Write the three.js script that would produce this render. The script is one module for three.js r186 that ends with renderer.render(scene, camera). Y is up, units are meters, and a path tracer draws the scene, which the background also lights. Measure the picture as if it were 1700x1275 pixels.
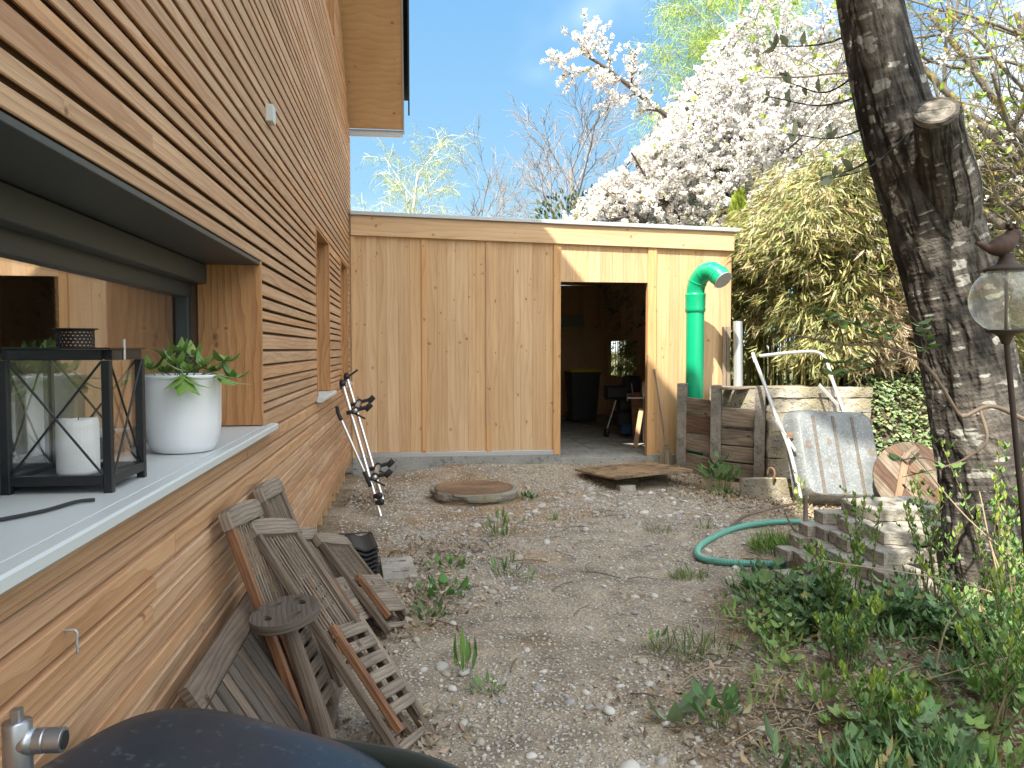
import * as THREE from 'three';
import { mergeGeometries, mergeVertices } from 'three/addons/utils/BufferGeometryUtils.js';

// ---------- camera, sky, sun, exposure ----------
const scene = new THREE.Scene();
const camera = new THREE.PerspectiveCamera(52.24, 4 / 3, 0.05, 900);
camera.position.set(0.79, 1.62, 0);
{
  const yaw = Math.atan2(168, 1300), pitch = Math.atan2(57.5, 1300);
  camera.lookAt(0.79 + Math.sin(yaw) * Math.cos(pitch), 1.62 - Math.sin(pitch), -Math.cos(yaw) * Math.cos(pitch));
}
const renderer = new THREE.WebGLRenderer({ antialias: true });
renderer.toneMapping = THREE.LinearToneMapping;
renderer.toneMappingExposure = 3.6;
renderer.shadowMap.enabled = true;
{
  // clear spring sky with thin bright cloud veils, the same all round
  const W = 1024, H = 512, d = new Float32Array(W * H * 4);
  for (let j = 0; j < H; j++) for (let i = 0; i < W; i++) {
    const el = ((j + 0.5) / H - 0.5) * Math.PI, az = ((i + 0.5) / W) * 2 * Math.PI;
    const e = Math.max(0, Math.sin(el));
    const t = Math.pow(1 - e, 3.0);
    let r = 0.042 + 0.14 * t, g = 0.128 + 0.15 * t, b = 0.258 + 0.055 * t;
    // clouds on a flat layer
    const cx = Math.cos(az), cz = Math.sin(az), hh = 1 / (e + 0.16);
    const c1 = fbm3(cx * hh * 0.9 + 12.8, cz * hh * 0.55 + 20.7, 0.3, 6, 11);
    const c2 = fbm3(cx * hh * 2.6 + 6.4, cz * hh * 1.9 + 10.35, 2.3, 5, 12);
    let c = sstep(0.45, 0.78, c1 * 0.75 + c2 * 0.3) * 0.95 + 0.07 * sstep(0.38, 0.62, c1); c = Math.min(1, c);
    r += (1.25 - r) * c; g += (1.22 - g) * c; b += (1.17 - b) * c;
    if (el < 0) { r = 0.20; g = 0.20; b = 0.17; }
    const k = (j * W + i) * 4;
    d[k] = r; d[k + 1] = g; d[k + 2] = b; d[k + 3] = 1;
  }
  const sky = new THREE.DataTexture(d, W, H, THREE.RGBAFormat, THREE.FloatType);
  sky.mapping = THREE.EquirectangularReflectionMapping;
  sky.minFilter = sky.magFilter = THREE.LinearFilter; sky.wrapS = THREE.RepeatWrapping;
  sky.needsUpdate = true;
  scene.background = sky; scene.environment = sky;
}
const SUN = new THREE.Vector3(0.395, -1, -0.60);
{
  const s = new THREE.DirectionalLight(new THREE.Color(1.0, 0.93, 0.80), 2.85);
  s.name = 'sun';
  s.target.position.set(3, 0, -8); s.position.copy(s.target.position).addScaledVector(SUN, -45);
  s.castShadow = true; s.shadow.mapSize.set(4096, 4096);
  const c = s.shadow.camera; c.left = -26; c.right = 26; c.top = 26; c.bottom = -26; c.near = 1; c.far = 140;
  scene.add(s, s.target);
}

// ---------- helpers ----------
function mulberry(a) { return () => { a |= 0; a = a + 0x6D2B79F5 | 0; let t = Math.imul(a ^ a >>> 15, 1 | a); t = t + Math.imul(t ^ t >>> 7, 61 | t) ^ t; return ((t ^ t >>> 14) >>> 0) / 4294967296; }; }
function hash3(x, y, z, s) { let h = Math.imul(x, 374761393) ^ Math.imul(y, 668265263) ^ Math.imul(z, 2147483647 - 1640531527 | 0) ^ Math.imul(s + 1, 974634317); h = Math.imul(h ^ h >>> 13, 1274126177); h ^= h >>> 16; h = Math.imul(h, 2246822519); return ((h ^ h >>> 15) >>> 0) / 4294967296; }
function sstep(a, b, x) { const t = Math.min(1, Math.max(0, (x - a) / (b - a))); return t * t * (3 - 2 * t); }
function mix(a, b, t) { return a + (b - a) * t; }
// value noise, periods px py (0 = none)
function vn3(x, y, z, s, px = 0, py = 0) {
  const xi = Math.floor(x), yi = Math.floor(y), zi = Math.floor(z);
  let fx = x - xi, fy = y - yi, fz = z - zi;
  fx = fx * fx * (3 - 2 * fx); fy = fy * fy * (3 - 2 * fy); fz = fz * fz * (3 - 2 * fz);
  const wx = (q) => px ? ((q % px) + px) % px : q, wy = (q) => py ? ((q % py) + py) % py : q;
  const x0 = wx(xi), x1 = wx(xi + 1), y0 = wy(yi), y1 = wy(yi + 1);
  const L = (zz) => mix(mix(hash3(x0, y0, zz, s), hash3(x1, y0, zz, s), fx), mix(hash3(x0, y1, zz, s), hash3(x1, y1, zz, s), fx), fy);
  return fz === 0 ? L(zi) : mix(L(zi), L(zi + 1), fz);
}
function fbm3(x, y, z, o, s, px = 0, py = 0) { let a = 0.5, v = 0, n = 0; for (let i = 0; i < o; i++) { v += a * vn3(x, y, z, s + i, px, py); n += a; x *= 2; y *= 2; z *= 2; px *= 2; py *= 2; a *= 0.5; } return v / n; }
const V = (x, y, z) => new THREE.Vector3(x, y, z);
const taken = {};
function numbered(n) { if (!(n in taken)) { taken[n] = 0; return n; } taken[n]++; return n + '_' + String(taken[n]).padStart(3, '0'); }
function shade(o) { o.traverse(m => { if (m.isMesh) { m.castShadow = true; m.receiveShadow = true; } }); return o; }
function part(name, geo, mat, parent) {
  const g = Array.isArray(geo) ? mergeGeometries(geo) : geo;
  const m = new THREE.Mesh(g, mat); m.name = name; m.castShadow = m.receiveShadow = true; parent.add(m); return m;
}
function thing(name, label, category, pos = [0, 0, 0], group) {
  const o = new THREE.Group(); o.name = numbered(name); o.position.set(...pos); scene.add(o);
  o.userData.label = label; o.userData.category = category; if (group) o.userData.group = group; return o;
}
function single(name, geo, mat, label, category, group) {
  const m = part(numbered(name), geo, mat, scene); m.userData.label = label; m.userData.category = category; if (group) m.userData.group = group; return m;
}
function copyOf(src, label, group) { const c = src.clone(); c.name = numbered(src.name.replace(/_\d{3}$/, '')); c.userData = { ...src.userData, label }; if (group) c.userData.group = group; scene.add(c); return c; }
// prism along X: profile [[y,z]...] counter-clockwise seen from +X, uv in metres
function prism(prof, len, du = 0, dv = 0) {
  const P = [], U = [], n = prof.length, h = len / 2; let per = 0;
  for (let i = 0; i < n; i++) {
    const a = prof[i], b = prof[(i + 1) % n], l = Math.hypot(b[0] - a[0], b[1] - a[1]);
    const q = [[-h, a, 0, per], [h, a, len, per], [h, b, len, per + l], [-h, b, 0, per + l]];
    for (const k of [0, 2, 1, 0, 3, 2]) { const [x, p, u, v] = q[k]; P.push(x, p[0], p[1]); U.push(u + du, v + dv); }
    per += l;
  }
  for (let i = 1; i < n - 1; i++) {
    for (const k of [0, i, i + 1]) { P.push(h, prof[k][0], prof[k][1]); U.push(prof[k][0] * 0.3 + du, prof[k][1] + dv); }
    for (const k of [0, i + 1, i]) { P.push(-h, prof[k][0], prof[k][1]); U.push(prof[k][0] * 0.3 + du, prof[k][1] + dv); }
  }
  const g = new THREE.BufferGeometry();
  g.setAttribute('position', new THREE.Float32BufferAttribute(P, 3)); g.setAttribute('uv', new THREE.Float32BufferAttribute(U, 2));
  g.computeVertexNormals(); return g;
}
function rectProf(h, d, c = 0) { const a = h / 2, b = d / 2; if (!c) return [[-a, -b], [a, -b], [a, b], [-a, b]]; return [[-a + c, -b], [a - c, -b], [a, -b + c], [a, b - c], [a - c, b], [-a + c, b], [-a, b - c], [-a, -b + c]]; }
// bar of section h (along up) x d from p to q
function bar(p, q, h, d, c = 0.003, up = V(0, 1, 0), du = 0, dv = 0) {
  const x = q.clone().sub(p), len = x.length(); x.normalize();
  const z = new THREE.Vector3().crossVectors(x, up); if (z.lengthSq() < 1e-6) z.crossVectors(x, V(0, 0, 1)); z.normalize();
  const y = new THREE.Vector3().crossVectors(z, x);
  const g = prism(rectProf(h, d, c), len, du, dv);
  const m = new THREE.Matrix4().makeBasis(x, y, z).setPosition(p.clone().add(q).multiplyScalar(0.5));
  return g.applyMatrix4(m);
}
function boxG(x0, x1, y0, y1, z0, z1, c = 0.003, axis = 'x', du = 0, dv = 0) {
  const cx = (x0 + x1) / 2, cy = (y0 + y1) / 2, cz = (z0 + z1) / 2;
  if (axis === 'x') return prism(rectProf(y1 - y0, z1 - z0, c), x1 - x0, du, dv).translate(cx, cy, cz);
  if (axis === 'z') return prism(rectProf(y1 - y0, x1 - x0, c), z1 - z0, du, dv).rotateY(-Math.PI / 2).translate(cx, cy, cz);
  return prism(rectProf(x1 - x0, z1 - z0, c), y1 - y0, du, dv).rotateZ(Math.PI / 2).translate(cx, cy, cz);
}
// tube through points with radius function rf(t, angle)
function tube(pts, rf, seg = 24, rad = 8, closed = false, uvs = 1) {
  const c = new THREE.CatmullRomCurve3(pts.map(p => p.isVector3 ? p : V(...p)), closed, 'centripetal');
  const fr = c.computeFrenetFrames(seg, closed), P = [], U = [], I = [], L = c.getLength();
  const rfn = typeof rf === 'function' ? rf : () => rf;
  for (let i = 0; i <= seg; i++) {
    const t = i / seg, p = c.getPointAt(t), N = fr.normals[i], B = fr.binormals[i];
    for (let j = 0; j <= rad; j++) {
      const a = j / rad * Math.PI * 2, r = rfn(t, a), s = Math.sin(a) * r, k = Math.cos(a) * r;
      P.push(p.x + N.x * k + B.x * s, p.y + N.y * k + B.y * s, p.z + N.z * k + B.z * s);
      U.push(t * L * uvs, j / rad * Math.PI * 2 * rfn(0, 0) * uvs);
    }
  }
  for (let i = 0; i < seg; i++) for (let j = 0; j < rad; j++) { const a = i * (rad + 1) + j, b = a + rad + 1; I.push(a, a + 1, b, b, a + 1, b + 1); }
  if (!closed) for (const e of [0, seg]) { // end caps
    const p = c.getPointAt(e / seg), k = P.length / 3; P.push(p.x, p.y, p.z); U.push(0, 0);
    for (let j = 0; j < rad; j++) { const a = e * (rad + 1) + j; e ? I.push(a, a + 1, k) : I.push(a + 1, a, k); }
  }
  const g = new THREE.BufferGeometry();
  g.setAttribute('position', new THREE.Float32BufferAttribute(P, 3)); g.setAttribute('uv', new THREE.Float32BufferAttribute(U, 2));
  g.setIndex(I); g.computeVertexNormals();
  const n = g.toNonIndexed(); return n;
}
function rod(p, q, r, rad = 10, r2 = r) { return tube([p, p.clone().lerp(q, 0.5), q], (t) => mix(r, r2, t), 2, rad); }
function lathe(pts, seg = 40) { return new THREE.LatheGeometry(pts.map(([x, y]) => new THREE.Vector2(x, y)), seg).toNonIndexed(); }
function cyl(r0, r1, h, seg = 24, x = 0, y = 0, z = 0) { return new THREE.CylinderGeometry(r1, r0, h, seg).toNonIndexed().translate(x, y, z); }
// leaf along +Y, face +Z
function leafG(len, wid, fold = 0.2, seg = 3, bend = 0.15, pw = 0.8) {
  const P = [], U = [], I = [];
  for (let i = 0; i <= seg; i++) {
    const t = i / seg, w = wid / 2 * Math.pow(Math.sin(Math.PI * Math.min(0.985, Math.max(0.02, Math.pow(t, pw)))), 0.9), y = t * len, z = -bend * len * t * t;
    P.push(-w, y, z + fold * w, 0, y, z, w, y, z + fold * w); U.push(0, t, 0.5, t, 1, t);
  }
  for (let i = 0; i < seg; i++) { const a = i * 3, b = a + 3; I.push(a, a + 1, b, b, a + 1, b + 1, a + 1, a + 2, b + 1, b + 1, a + 2, b + 2); }
  const g = new THREE.BufferGeometry();
  g.setAttribute('position', new THREE.Float32BufferAttribute(P, 3)); g.setAttribute('uv', new THREE.Float32BufferAttribute(U, 2));
  g.setIndex(I); g.computeVertexNormals(); return g.toNonIndexed();
}
function orient(pos, dir, roll, s) {
  const y = dir.clone().normalize(); let z = Math.abs(y.y) < 0.95 ? V(0, 1, 0) : V(1, 0, 0);
  const x = new THREE.Vector3().crossVectors(y, z).normalize(); z = new THREE.Vector3().crossVectors(x, y);
  const m = new THREE.Matrix4().makeBasis(x, y, z).multiply(new THREE.Matrix4().makeRotationY(roll));
  if (s.isVector3) m.scale(s); else m.scale(V(s, s, s));
  return m.setPosition(pos);
}
function instanced(name, geo, mat, items, parent) { // items: [matrix, color]
  const im = new THREE.InstancedMesh(geo, mat, items.length); im.name = name;
  items.forEach(([m, c], i) => { im.setMatrixAt(i, m); if (c) im.setColorAt(i, c); });
  im.castShadow = im.receiveShadow = true; im.userData.kind = 'stuff'; parent.add(im); return im;
}
const C = (r, g, b) => new THREE.Color().setRGB(r, g, b);
function frame(TL, TR, BL, BR) { // local frame of a leaning flat thing: u width, v length, w outward; origin at the foot
  const o = BL.clone().add(BR).multiplyScalar(0.5), t = TL.clone().add(TR).multiplyScalar(0.5);
  const v = t.clone().sub(o), len = v.length(); v.normalize();
  const u = TR.clone().sub(TL).add(BR).sub(BL); u.addScaledVector(v, -u.dot(v)).normalize();
  const w = new THREE.Vector3().crossVectors(u, v);
  return { m: new THREE.Matrix4().makeBasis(u, v, w).setPosition(o), len };
}

// ---------- computed textures ----------
function tex(w, h, fn, { srgb = true, rx = 1, ry = 1 } = {}) {
  const d = new Uint8Array(w * h * 4);
  for (let j = 0; j < h; j++) for (let i = 0; i < w; i++) {
    const c = fn((i + 0.5) / w, (j + 0.5) / h), k = (j * w + i) * 4;
    if (typeof c === 'number') { d[k] = d[k + 1] = d[k + 2] = Math.max(0, Math.min(255, c * 255)); }
    else for (let q = 0; q < 3; q++) d[k + q] = Math.max(0, Math.min(255, c[q] * 255));
    d[k + 3] = 255;
  }
  const t = new THREE.DataTexture(d, w, h); t.wrapS = t.wrapT = THREE.RepeatWrapping; t.magFilter = THREE.LinearFilter; t.minFilter = THREE.LinearMipmapLinearFilter; t.generateMipmaps = true;
  if (srgb) t.colorSpace = THREE.SRGBColorSpace; t.repeat.set(1 / rx, 1 / ry); t.needsUpdate = true; return t;
}
// wood: grain along u; lenM x widM metres
function wood(seed, o) {
  const { w = 1024, h = 256, base, dark, knots = 0, rings = 9, warp = 2.2, lenM = 2.6, widM = 0.32, grain = 1, stain = 0.25, bump = true, bs = 0.0012, rough = 0.75 } = o;
  const R = mulberry(seed * 77 + 5), K = [];
  for (let i = 0; i < knots; i++) K.push([R(), R(), 0.005 + 0.010 * R() * R(), 0.9 + R() * 0.8]);
  const hgt = new Float32Array(w * h); let ix = 0;
  const map = tex(w, h, (u, v) => {
    let kd = 0, kin = 0, kr = 0;
    for (const [ku, kv, r, el] of K) {
      let a = Math.abs(u - ku); a = Math.min(a, 1 - a); let b = Math.abs(v - kv); b = Math.min(b, 1 - b);
      a *= lenM / el; b *= widM; const d = Math.hypot(a, b) / r;
      if (d < 6) { kd += 1.6 * Math.exp(-d * d * 0.35) * (v > kv ? 1 : -1); kin = Math.max(kin, 1 - sstep(0.55, 1.0, d)); kr = Math.max(kr, Math.exp(-Math.pow(d - 1, 2) * 6)); }
    }
    const q = v * rings + warp * (fbm3(u * 3, v * 2, 0, 4, seed, 3, 2) - 0.5) * 2 + kd;
    const t = q - Math.floor(q), ring = Math.pow(t, 2.2) * (1 - sstep(0.93, 1, t));
    const fib = vn3(u * 60, v * 230, 0, seed + 31, 60, 230), fib2 = vn3(u * 14, v * 90, 0, seed + 32, 14, 90);
    const st = fbm3(u * 5, v * 3, 0, 4, seed + 41, 5, 3);
    let m = grain * (ring * 0.55 + (fib - 0.5) * 0.22 + (fib2 - 0.5) * 0.3) + (st - 0.5) * stain * 2;
    hgt[ix++] = Math.max(0, Math.min(1, 0.55 - ring * 0.4 + (fib - 0.5) * 0.5 - kin * 0.2));
    m = Math.max(-0.3, Math.min(1, m));
    const c = [0, 1, 2].map(i => mix(base[i], dark[i], m));
    const ks = Math.max(kin * 0.6, kr * 0.35); const kc = [dark[0] * 0.62, dark[1] * 0.5, dark[2] * 0.42];
    return c.map((x, i) => mix(x, kc[i], ks));
  }, { rx: lenM, ry: widM });
  let bm = null; if (bump) { let k = 0; bm = tex(w, h, () => hgt[k++], { srgb: false, rx: lenM, ry: widM }); }
  return (tint = [1, 1, 1], r = rough) => new THREE.MeshStandardMaterial({ map, bumpMap: bm, bumpScale: bs, roughness: r, color: C(...tint) });
}
const M = {};
{
  const larch = [1, 2, 3].map(i => wood(i, { base: [0.77, 0.62, 0.48], dark: [0.60, 0.43, 0.30], knots: i === 2 ? 2 : 1, rings: [14, 5, 8][i - 1], warp: [0.8, 2.6, 1.8][i - 1], lenM: 3.1, widM: 0.36, stain: 0.3 }));
  M.larch = []; for (const f of larch) for (const t of [[1, 1, 1], [0.86, 0.82, 0.78], [0.98, 0.9, 0.8], [0.9, 0.92, 0.92]]) M.larch.push(f(t, 0.62));
  const spruce = [4, 5, 6].map(i => wood(i, { base: [0.84, 0.71, 0.56], dark: [0.71, 0.55, 0.40], knots: 13, rings: [7, 5, 9][i - 4], warp: 1.4, lenM: 3.4, widM: 0.42, stain: 0.28, grain: 0.75 }));
  M.spruce = []; for (const f of spruce) for (const t of [[1, 1, 1], [0.9, 0.86, 0.8], [0.98, 0.93, 0.84]]) M.spruce.push(f(t, 0.72));
  M.post = [spruce[0]([0.98, 0.84, 0.64]), spruce[1]([0.95, 0.82, 0.62])];
  M.soffit = wood(7, { base: [0.80, 0.66, 0.50], dark: [0.66, 0.49, 0.32], knots: 14, rings: 12, warp: 1.2, lenM: 1.6, widM: 1.2, grain: 0.5, h: 512 })();
  M.jamb = wood(8, { base: [0.72, 0.52, 0.33], dark: [0.52, 0.33, 0.18], knots: 5, rings: 7, warp: 1.4, lenM: 1.5, widM: 0.32 })([1, 1, 1], 0.5);
  const grey = wood(9, { base: [0.60, 0.56, 0.51], dark: [0.33, 0.29, 0.25], knots: 1, rings: 8, warp: 0.9, lenM: 1.2, widM: 0.16, w: 512, h: 128, stain: 0.5, bs: 0.002 });
  M.grey = grey([0.80, 0.75, 0.70], 0.85); M.grey2 = grey([0.52, 0.45, 0.40], 0.85); M.greyDark = grey([0.36, 0.34, 0.33], 0.9);
  M.teak = wood(10, { base: [0.54, 0.38, 0.26], dark: [0.32, 0.20, 0.14], rings: 8, warp: 0.9, lenM: 1.2, widM: 0.16, w: 512, h: 128, stain: 0.6 })([1, 1, 1], 0.7);
  M.teakPale = wood(10, { base: [0.56, 0.46, 0.37], dark: [0.36, 0.28, 0.21], rings: 8, warp: 0.9, lenM: 1.2, widM: 0.16, w: 512, h: 128, stain: 0.6 })([1, 1, 1], 0.8);
  M.oldPlank = wood(13, { base: [0.50, 0.45, 0.39], dark: [0.27, 0.23, 0.19], knots: 4, rings: 7, warp: 1.5, lenM: 1.4, widM: 0.3, w: 512, h: 128, stain: 0.6, bs: 0.003 })([1, 1, 1], 0.9);
  M.oldPlank2 = wood(14, { base: [0.42, 0.33, 0.27], dark: [0.24, 0.18, 0.15], knots: 3, rings: 6, warp: 1.5, lenM: 1.4, widM: 0.3, w: 512, h: 128, stain: 0.6, bs: 0.003 })([1, 1, 1], 0.9);
  M.ply = new THREE.MeshStandardMaterial({ roughness: 0.95, map: tex(512, 512, (u, v) => { const a = fbm3(u * 6, v * 6, 0, 5, 51, 6, 6), b = vn3(u * 150, v * 150, 0, 52, 150, 150), c = sstep(0.55, 0.7, fbm3(u * 11, v * 11, 0, 4, 57, 11, 11)); const k = 0.72 + a * 0.5 + (b - 0.5) * 0.25 - c * 0.28; return [0.56 * k, 0.47 * k, 0.36 * k]; }, { rx: 1.2, ry: 1.2 }) });
  const conc = (seed, base, spread, rx, lich = 0) => {
    const hb = [];
    const map = tex(512, 512, (u, v) => {
      const a = fbm3(u * 4, v * 4, 0, 6, seed, 4, 4), b = vn3(u * 170, v * 170, 0, seed + 9, 170, 170), p = sstep(0.72, 0.8, vn3(u * 46, v * 46, 0, seed + 5, 46, 46));
      const l = lich * sstep(0.5, 0.62, fbm3(u * 7, v * 7, 0, 5, seed + 7, 7, 7));
      hb.push(0.5 + (a - 0.5) * 0.7 + (b - 0.5) * 0.25 - p * 0.3);
      const k = 1 + (a - 0.5) * spread + (b - 0.5) * 0.16 - p * 0.15;
      return [mix(base[0] * k, 0.66, l * 0.4), mix(base[1] * k, 0.61, l * 0.4), mix(base[2] * k, 0.45, l * 0.4)];
    }, { rx, ry: rx });
    let i = 0; const bm = tex(512, 512, () => hb[i++], { srgb: false, rx, ry: rx });
    return new THREE.MeshStandardMaterial({ map, bumpMap: bm, bumpScale: 0.006, roughness: 0.93 });
  };
  M.concrete = conc(61, [0.60, 0.60, 0.58], 0.35, 1.6);
  M.oldConcrete = conc(71, [0.58, 0.56, 0.51], 0.8, 1.1, 0.9); M.oldConcrete.bumpScale = 0.014;
  M.postConcrete = conc(75, [0.50, 0.48, 0.45], 0.7, 0.9, 0.3);
  M.paver = conc(81, [0.64, 0.62, 0.58], 0.5, 0.5);
  M.paver2 = M.paver.clone(); M.paver2.color = C(0.85, 0.83, 0.8);
  M.alu = new THREE.MeshStandardMaterial({ color: C(0.72, 0.73, 0.74), metalness: 0.9, roughness: 0.32 });
  M.zinc = new THREE.MeshStandardMaterial({ color: C(0.50, 0.53, 0.56), metalness: 0.55, roughness: 0.45 });
  M.chrome = new THREE.MeshStandardMaterial({ color: C(0.42, 0.43, 0.45), metalness: 0.9, roughness: 0.36 });
  M.black = new THREE.MeshStandardMaterial({ color: C(0.018, 0.018, 0.019), roughness: 0.45 });
  M.blackMatte = new THREE.MeshStandardMaterial({ color: C(0.022, 0.022, 0.022), roughness: 0.8 });
  M.lantern = new THREE.MeshStandardMaterial({ color: C(0.014, 0.015, 0.017), roughness: 0.42, metalness: 0.2 });
  M.anthracite = new THREE.MeshStandardMaterial({ color: C(0.045, 0.05, 0.048), roughness: 0.5 });
  M.sill = new THREE.MeshStandardMaterial({ color: C(0.56, 0.59, 0.58), roughness: 0.38 });
  M.membrane = new THREE.MeshStandardMaterial({ color: C(0.17, 0.11, 0.065), roughness: 0.95 });
  M.plaster = new THREE.MeshStandardMaterial({ color: C(0.35, 0.34, 0.32), roughness: 0.95 });
  M.roofTile = new THREE.MeshStandardMaterial({ color: C(0.05, 0.055, 0.07), roughness: 0.5 });
  M.glass = new THREE.MeshPhysicalMaterial({ color: 0xffffff, transmission: 1, thickness: 0, roughness: 0, ior: 1.55 });
  M.winGlass = new THREE.MeshPhysicalMaterial({ color: 0xffffff, transmission: 1, thickness: 0, roughness: 0, ior: 2.3 });
  M.darkTile = new THREE.MeshStandardMaterial({ color: C(0.032, 0.033, 0.036), roughness: 0.55, bumpScale: 0.002 });
  M.ceramic = new THREE.MeshPhysicalMaterial({ color: C(0.78, 0.79, 0.82), roughness: 0.22, clearcoat: 0.6, clearcoatRoughness: 0.1 });
  M.wax = new THREE.MeshPhysicalMaterial({ color: C(0.82, 0.82, 0.80), roughness: 0.5 });
  M.rust = new THREE.MeshStandardMaterial({ roughness: 0.9, map: tex(256, 256, (u, v) => { const a = fbm3(u * 5, v * 5, 0, 5, 91, 5, 5), b = vn3(u * 90, v * 90, 0, 92, 90, 90); const k = 0.6 + a * 0.7 + (b - 0.5) * 0.2; return [0.50 * k, 0.40 * k, 0.31 * k]; }, { rx: 0.9, ry: 0.9 }) });
  M.soil = new THREE.MeshStandardMaterial({ color: C(0.09, 0.065, 0.045), roughness: 1 });
  M.green = new THREE.MeshPhysicalMaterial({ color: C(0.0, 0.36, 0.17), roughness: 0.32, clearcoat: 0.3, clearcoatRoughness: 0.25 });
  M.hose = new THREE.MeshPhysicalMaterial({ color: C(0.05, 0.27, 0.20), roughness: 0.4 });
  M.hoseRib = new THREE.MeshPhysicalMaterial({ color: C(0.22, 0.52, 0.44), roughness: 0.45 });
}

// ================= ground =================
const GR = mulberry(4242);
function mound(x, z) { return 0.13 * sstep(1.7, 3.4, x + 0.35 * (z + 3.4)) * sstep(-5.6, -4.2, z); }
function gy(x, z) {
  const dx = Math.max(0, Math.abs(x - 3) - 14), dz = Math.max(0, Math.abs(z + 6) - 12), far = 1 / (1 + 0.02 * (dx + dz));
  const b = (fbm3(x * 0.7, z * 0.7, 0, 3, 201) - 0.5) * 0.10 + (fbm3(x * 3.1, z * 3.1, 0.5, 3, 202) - 0.5) * 0.035;
  // gravel heaped a little against the shed base
  const heap = 0.09 * sstep(-9.2, -10.4, z) * sstep(0.2, 1.6, x) * (1 - sstep(4.0, 5.0, x));
  return (b * far + mound(x, z) + heap - 0.02);
}
function axis(lo, hi, step, far) { const a = []; for (let x = lo; x <= hi + 1e-6; x += step) a.push(x); let s = step; while (a[a.length - 1] < far) { s *= 1.35; a.push(a[a.length - 1] + s); } s = step; while (a[0] > -far) { s *= 1.35; a.unshift(a[0] - s); } return a; }
const ground = new THREE.Group(); ground.name = 'ground'; ground.userData = { kind: 'structure', label: 'stony gravel and trodden earth yard with scattered pebbles', category: 'ground' }; scene.add(ground);
{
  const xs = axis(-0.6, 8, 0.045, 420), zs = axis(-11, -0.6, 0.045, 420), P = [], U = [], K = [], I = [];
  for (const z of zs) for (const x of xs) {
    let y = gy(x, z);
    if (x > -0.7 && x < 8.2 && z > -11.2 && z < -0.4) y += (fbm3(x * 14, z * 14, 0.2, 3, 207) - 0.5) * 0.02;
    P.push(x, y, z); U.push(x, z);
    const n1 = fbm3(x * 0.55, z * 0.55, 0, 4, 211), n2 = fbm3(x * 2.3, z * 2.3, 0, 4, 212);
    let r = 1.0, g = 0.97, b = 0.92;
    const ochre = sstep(0.50, 0.66, n1 * 0.6 + n2 * 0.4 + 0.18 * Math.exp(-((x - 1.9) ** 2) / 1.0 - ((z + 8.0) ** 2) / 1.2));
    r = mix(r, 0.92, ochre); g = mix(g, 0.72, ochre); b = mix(b, 0.50, ochre);
    const dirt = sstep(0.42, 0.62, n2 * 0.5 + n1 * 0.25 + 0.22 * sstep(1.0, 0.3, x) + 0.5 * mound(x, z) / 0.13 + 0.25 * sstep(3.4, 4.4, x));
    r = mix(r, 0.72, dirt); g = mix(g, 0.61, dirt); b = mix(b, 0.48, dirt);
    const out = sstep(8, 10, x) + sstep(-13, -18, z) + sstep(1, 3, z); if (out > 0) { const o = Math.min(1, out); r = mix(r, 0.28, o); g = mix(g, 0.34, o); b = mix(b, 0.12, o); }
    K.push(r * 0.68, g * 0.685, b * 0.70);
  }
  const w = xs.length; for (let j = 0; j < zs.length - 1; j++) for (let i = 0; i < w - 1; i++) { const a = j * w + i; I.push(a, a + w, a + 1, a + 1, a + w, a + w + 1); }
  const g = new THREE.BufferGeometry(); g.setAttribute('position', new THREE.Float32BufferAttribute(P, 3)); g.setAttribute('uv', new THREE.Float32BufferAttribute(U, 2)); g.setAttribute('color', new THREE.Float32BufferAttribute(K, 3)); g.setIndex(I); g.computeVertexNormals();
  // crushed gravel: scattered stones in the map and its relief
  const S = 1024, pts = [], R = mulberry(99); const cells = 64, cell = Array.from({ length: cells * cells }, () => [R(), R(), 0.22 + R() * 0.36, R(), R()]);
  const hb = new Float32Array(S * S); let k = 0;
  const map = tex(S, S, (u, v) => {
    const gx = u * cells, gz = v * cells, ix = Math.floor(gx), iz = Math.floor(gz); let best = -1, val = 0, tone = 0, hue = 0;
    for (let a = -1; a <= 1; a++) for (let b = -1; b <= 1; b++) {
      const c = cell[((ix + a + cells) % cells) + ((iz + b + cells) % cells) * cells];
      const dx = gx - (ix + a + c[0]), dz = (gz - (iz + b + c[1])), an = c[3] * 6.3, ex = dx * Math.cos(an) + dz * Math.sin(an), ez = (dz * Math.cos(an) - dx * Math.sin(an)) * 1.5;
      const d = 1 - Math.hypot(ex, ez) / c[2]; if (d > best) { best = d; val = d; tone = c[4]; hue = c[3]; }
    }
    const soil = fbm3(u * 9, v * 9, 0, 5, 221, 9, 9), fine = vn3(u * 300, v * 300, 0, 222, 300, 300), fine2 = vn3(u * 130, v * 130, 0, 223, 130, 130);
    const s = val > 0 ? sstep(0.02, 0.2, val) * sstep(0.25, 0.4, tone + (soil - 0.5) * 1.2) : 0;
    hb[k++] = 0.25 + 0.2 * fine * fine2 + s * (0.25 + 0.3 * Math.sqrt(Math.max(0, val)));
    const e = 0.70 + (soil - 0.5) * 0.35 + (fine - 0.5) * 0.16 + (fine2 - 0.5) * 0.16, q = 0.72 + tone * 0.22 + (fine - 0.5) * 0.08;
    return [mix(e, q * (0.98 + hue * 0.05), s), mix(e * 0.93, q * 0.98, s), mix(e * 0.82, q * (0.97 - hue * 0.08), s)];
  }, { rx: 1.5, ry: 1.5 });
  let q = 0; const bm = tex(S, S, () => hb[q++], { srgb: false, rx: 1.5, ry: 1.5 });
  const mat = new THREE.MeshStandardMaterial({ map, bumpMap: bm, bumpScale: 0.014, vertexColors: true, roughness: 0.97 });
  const m = part('gravel_yard', g, mat, ground); m.userData.kind = 'structure';
}
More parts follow.
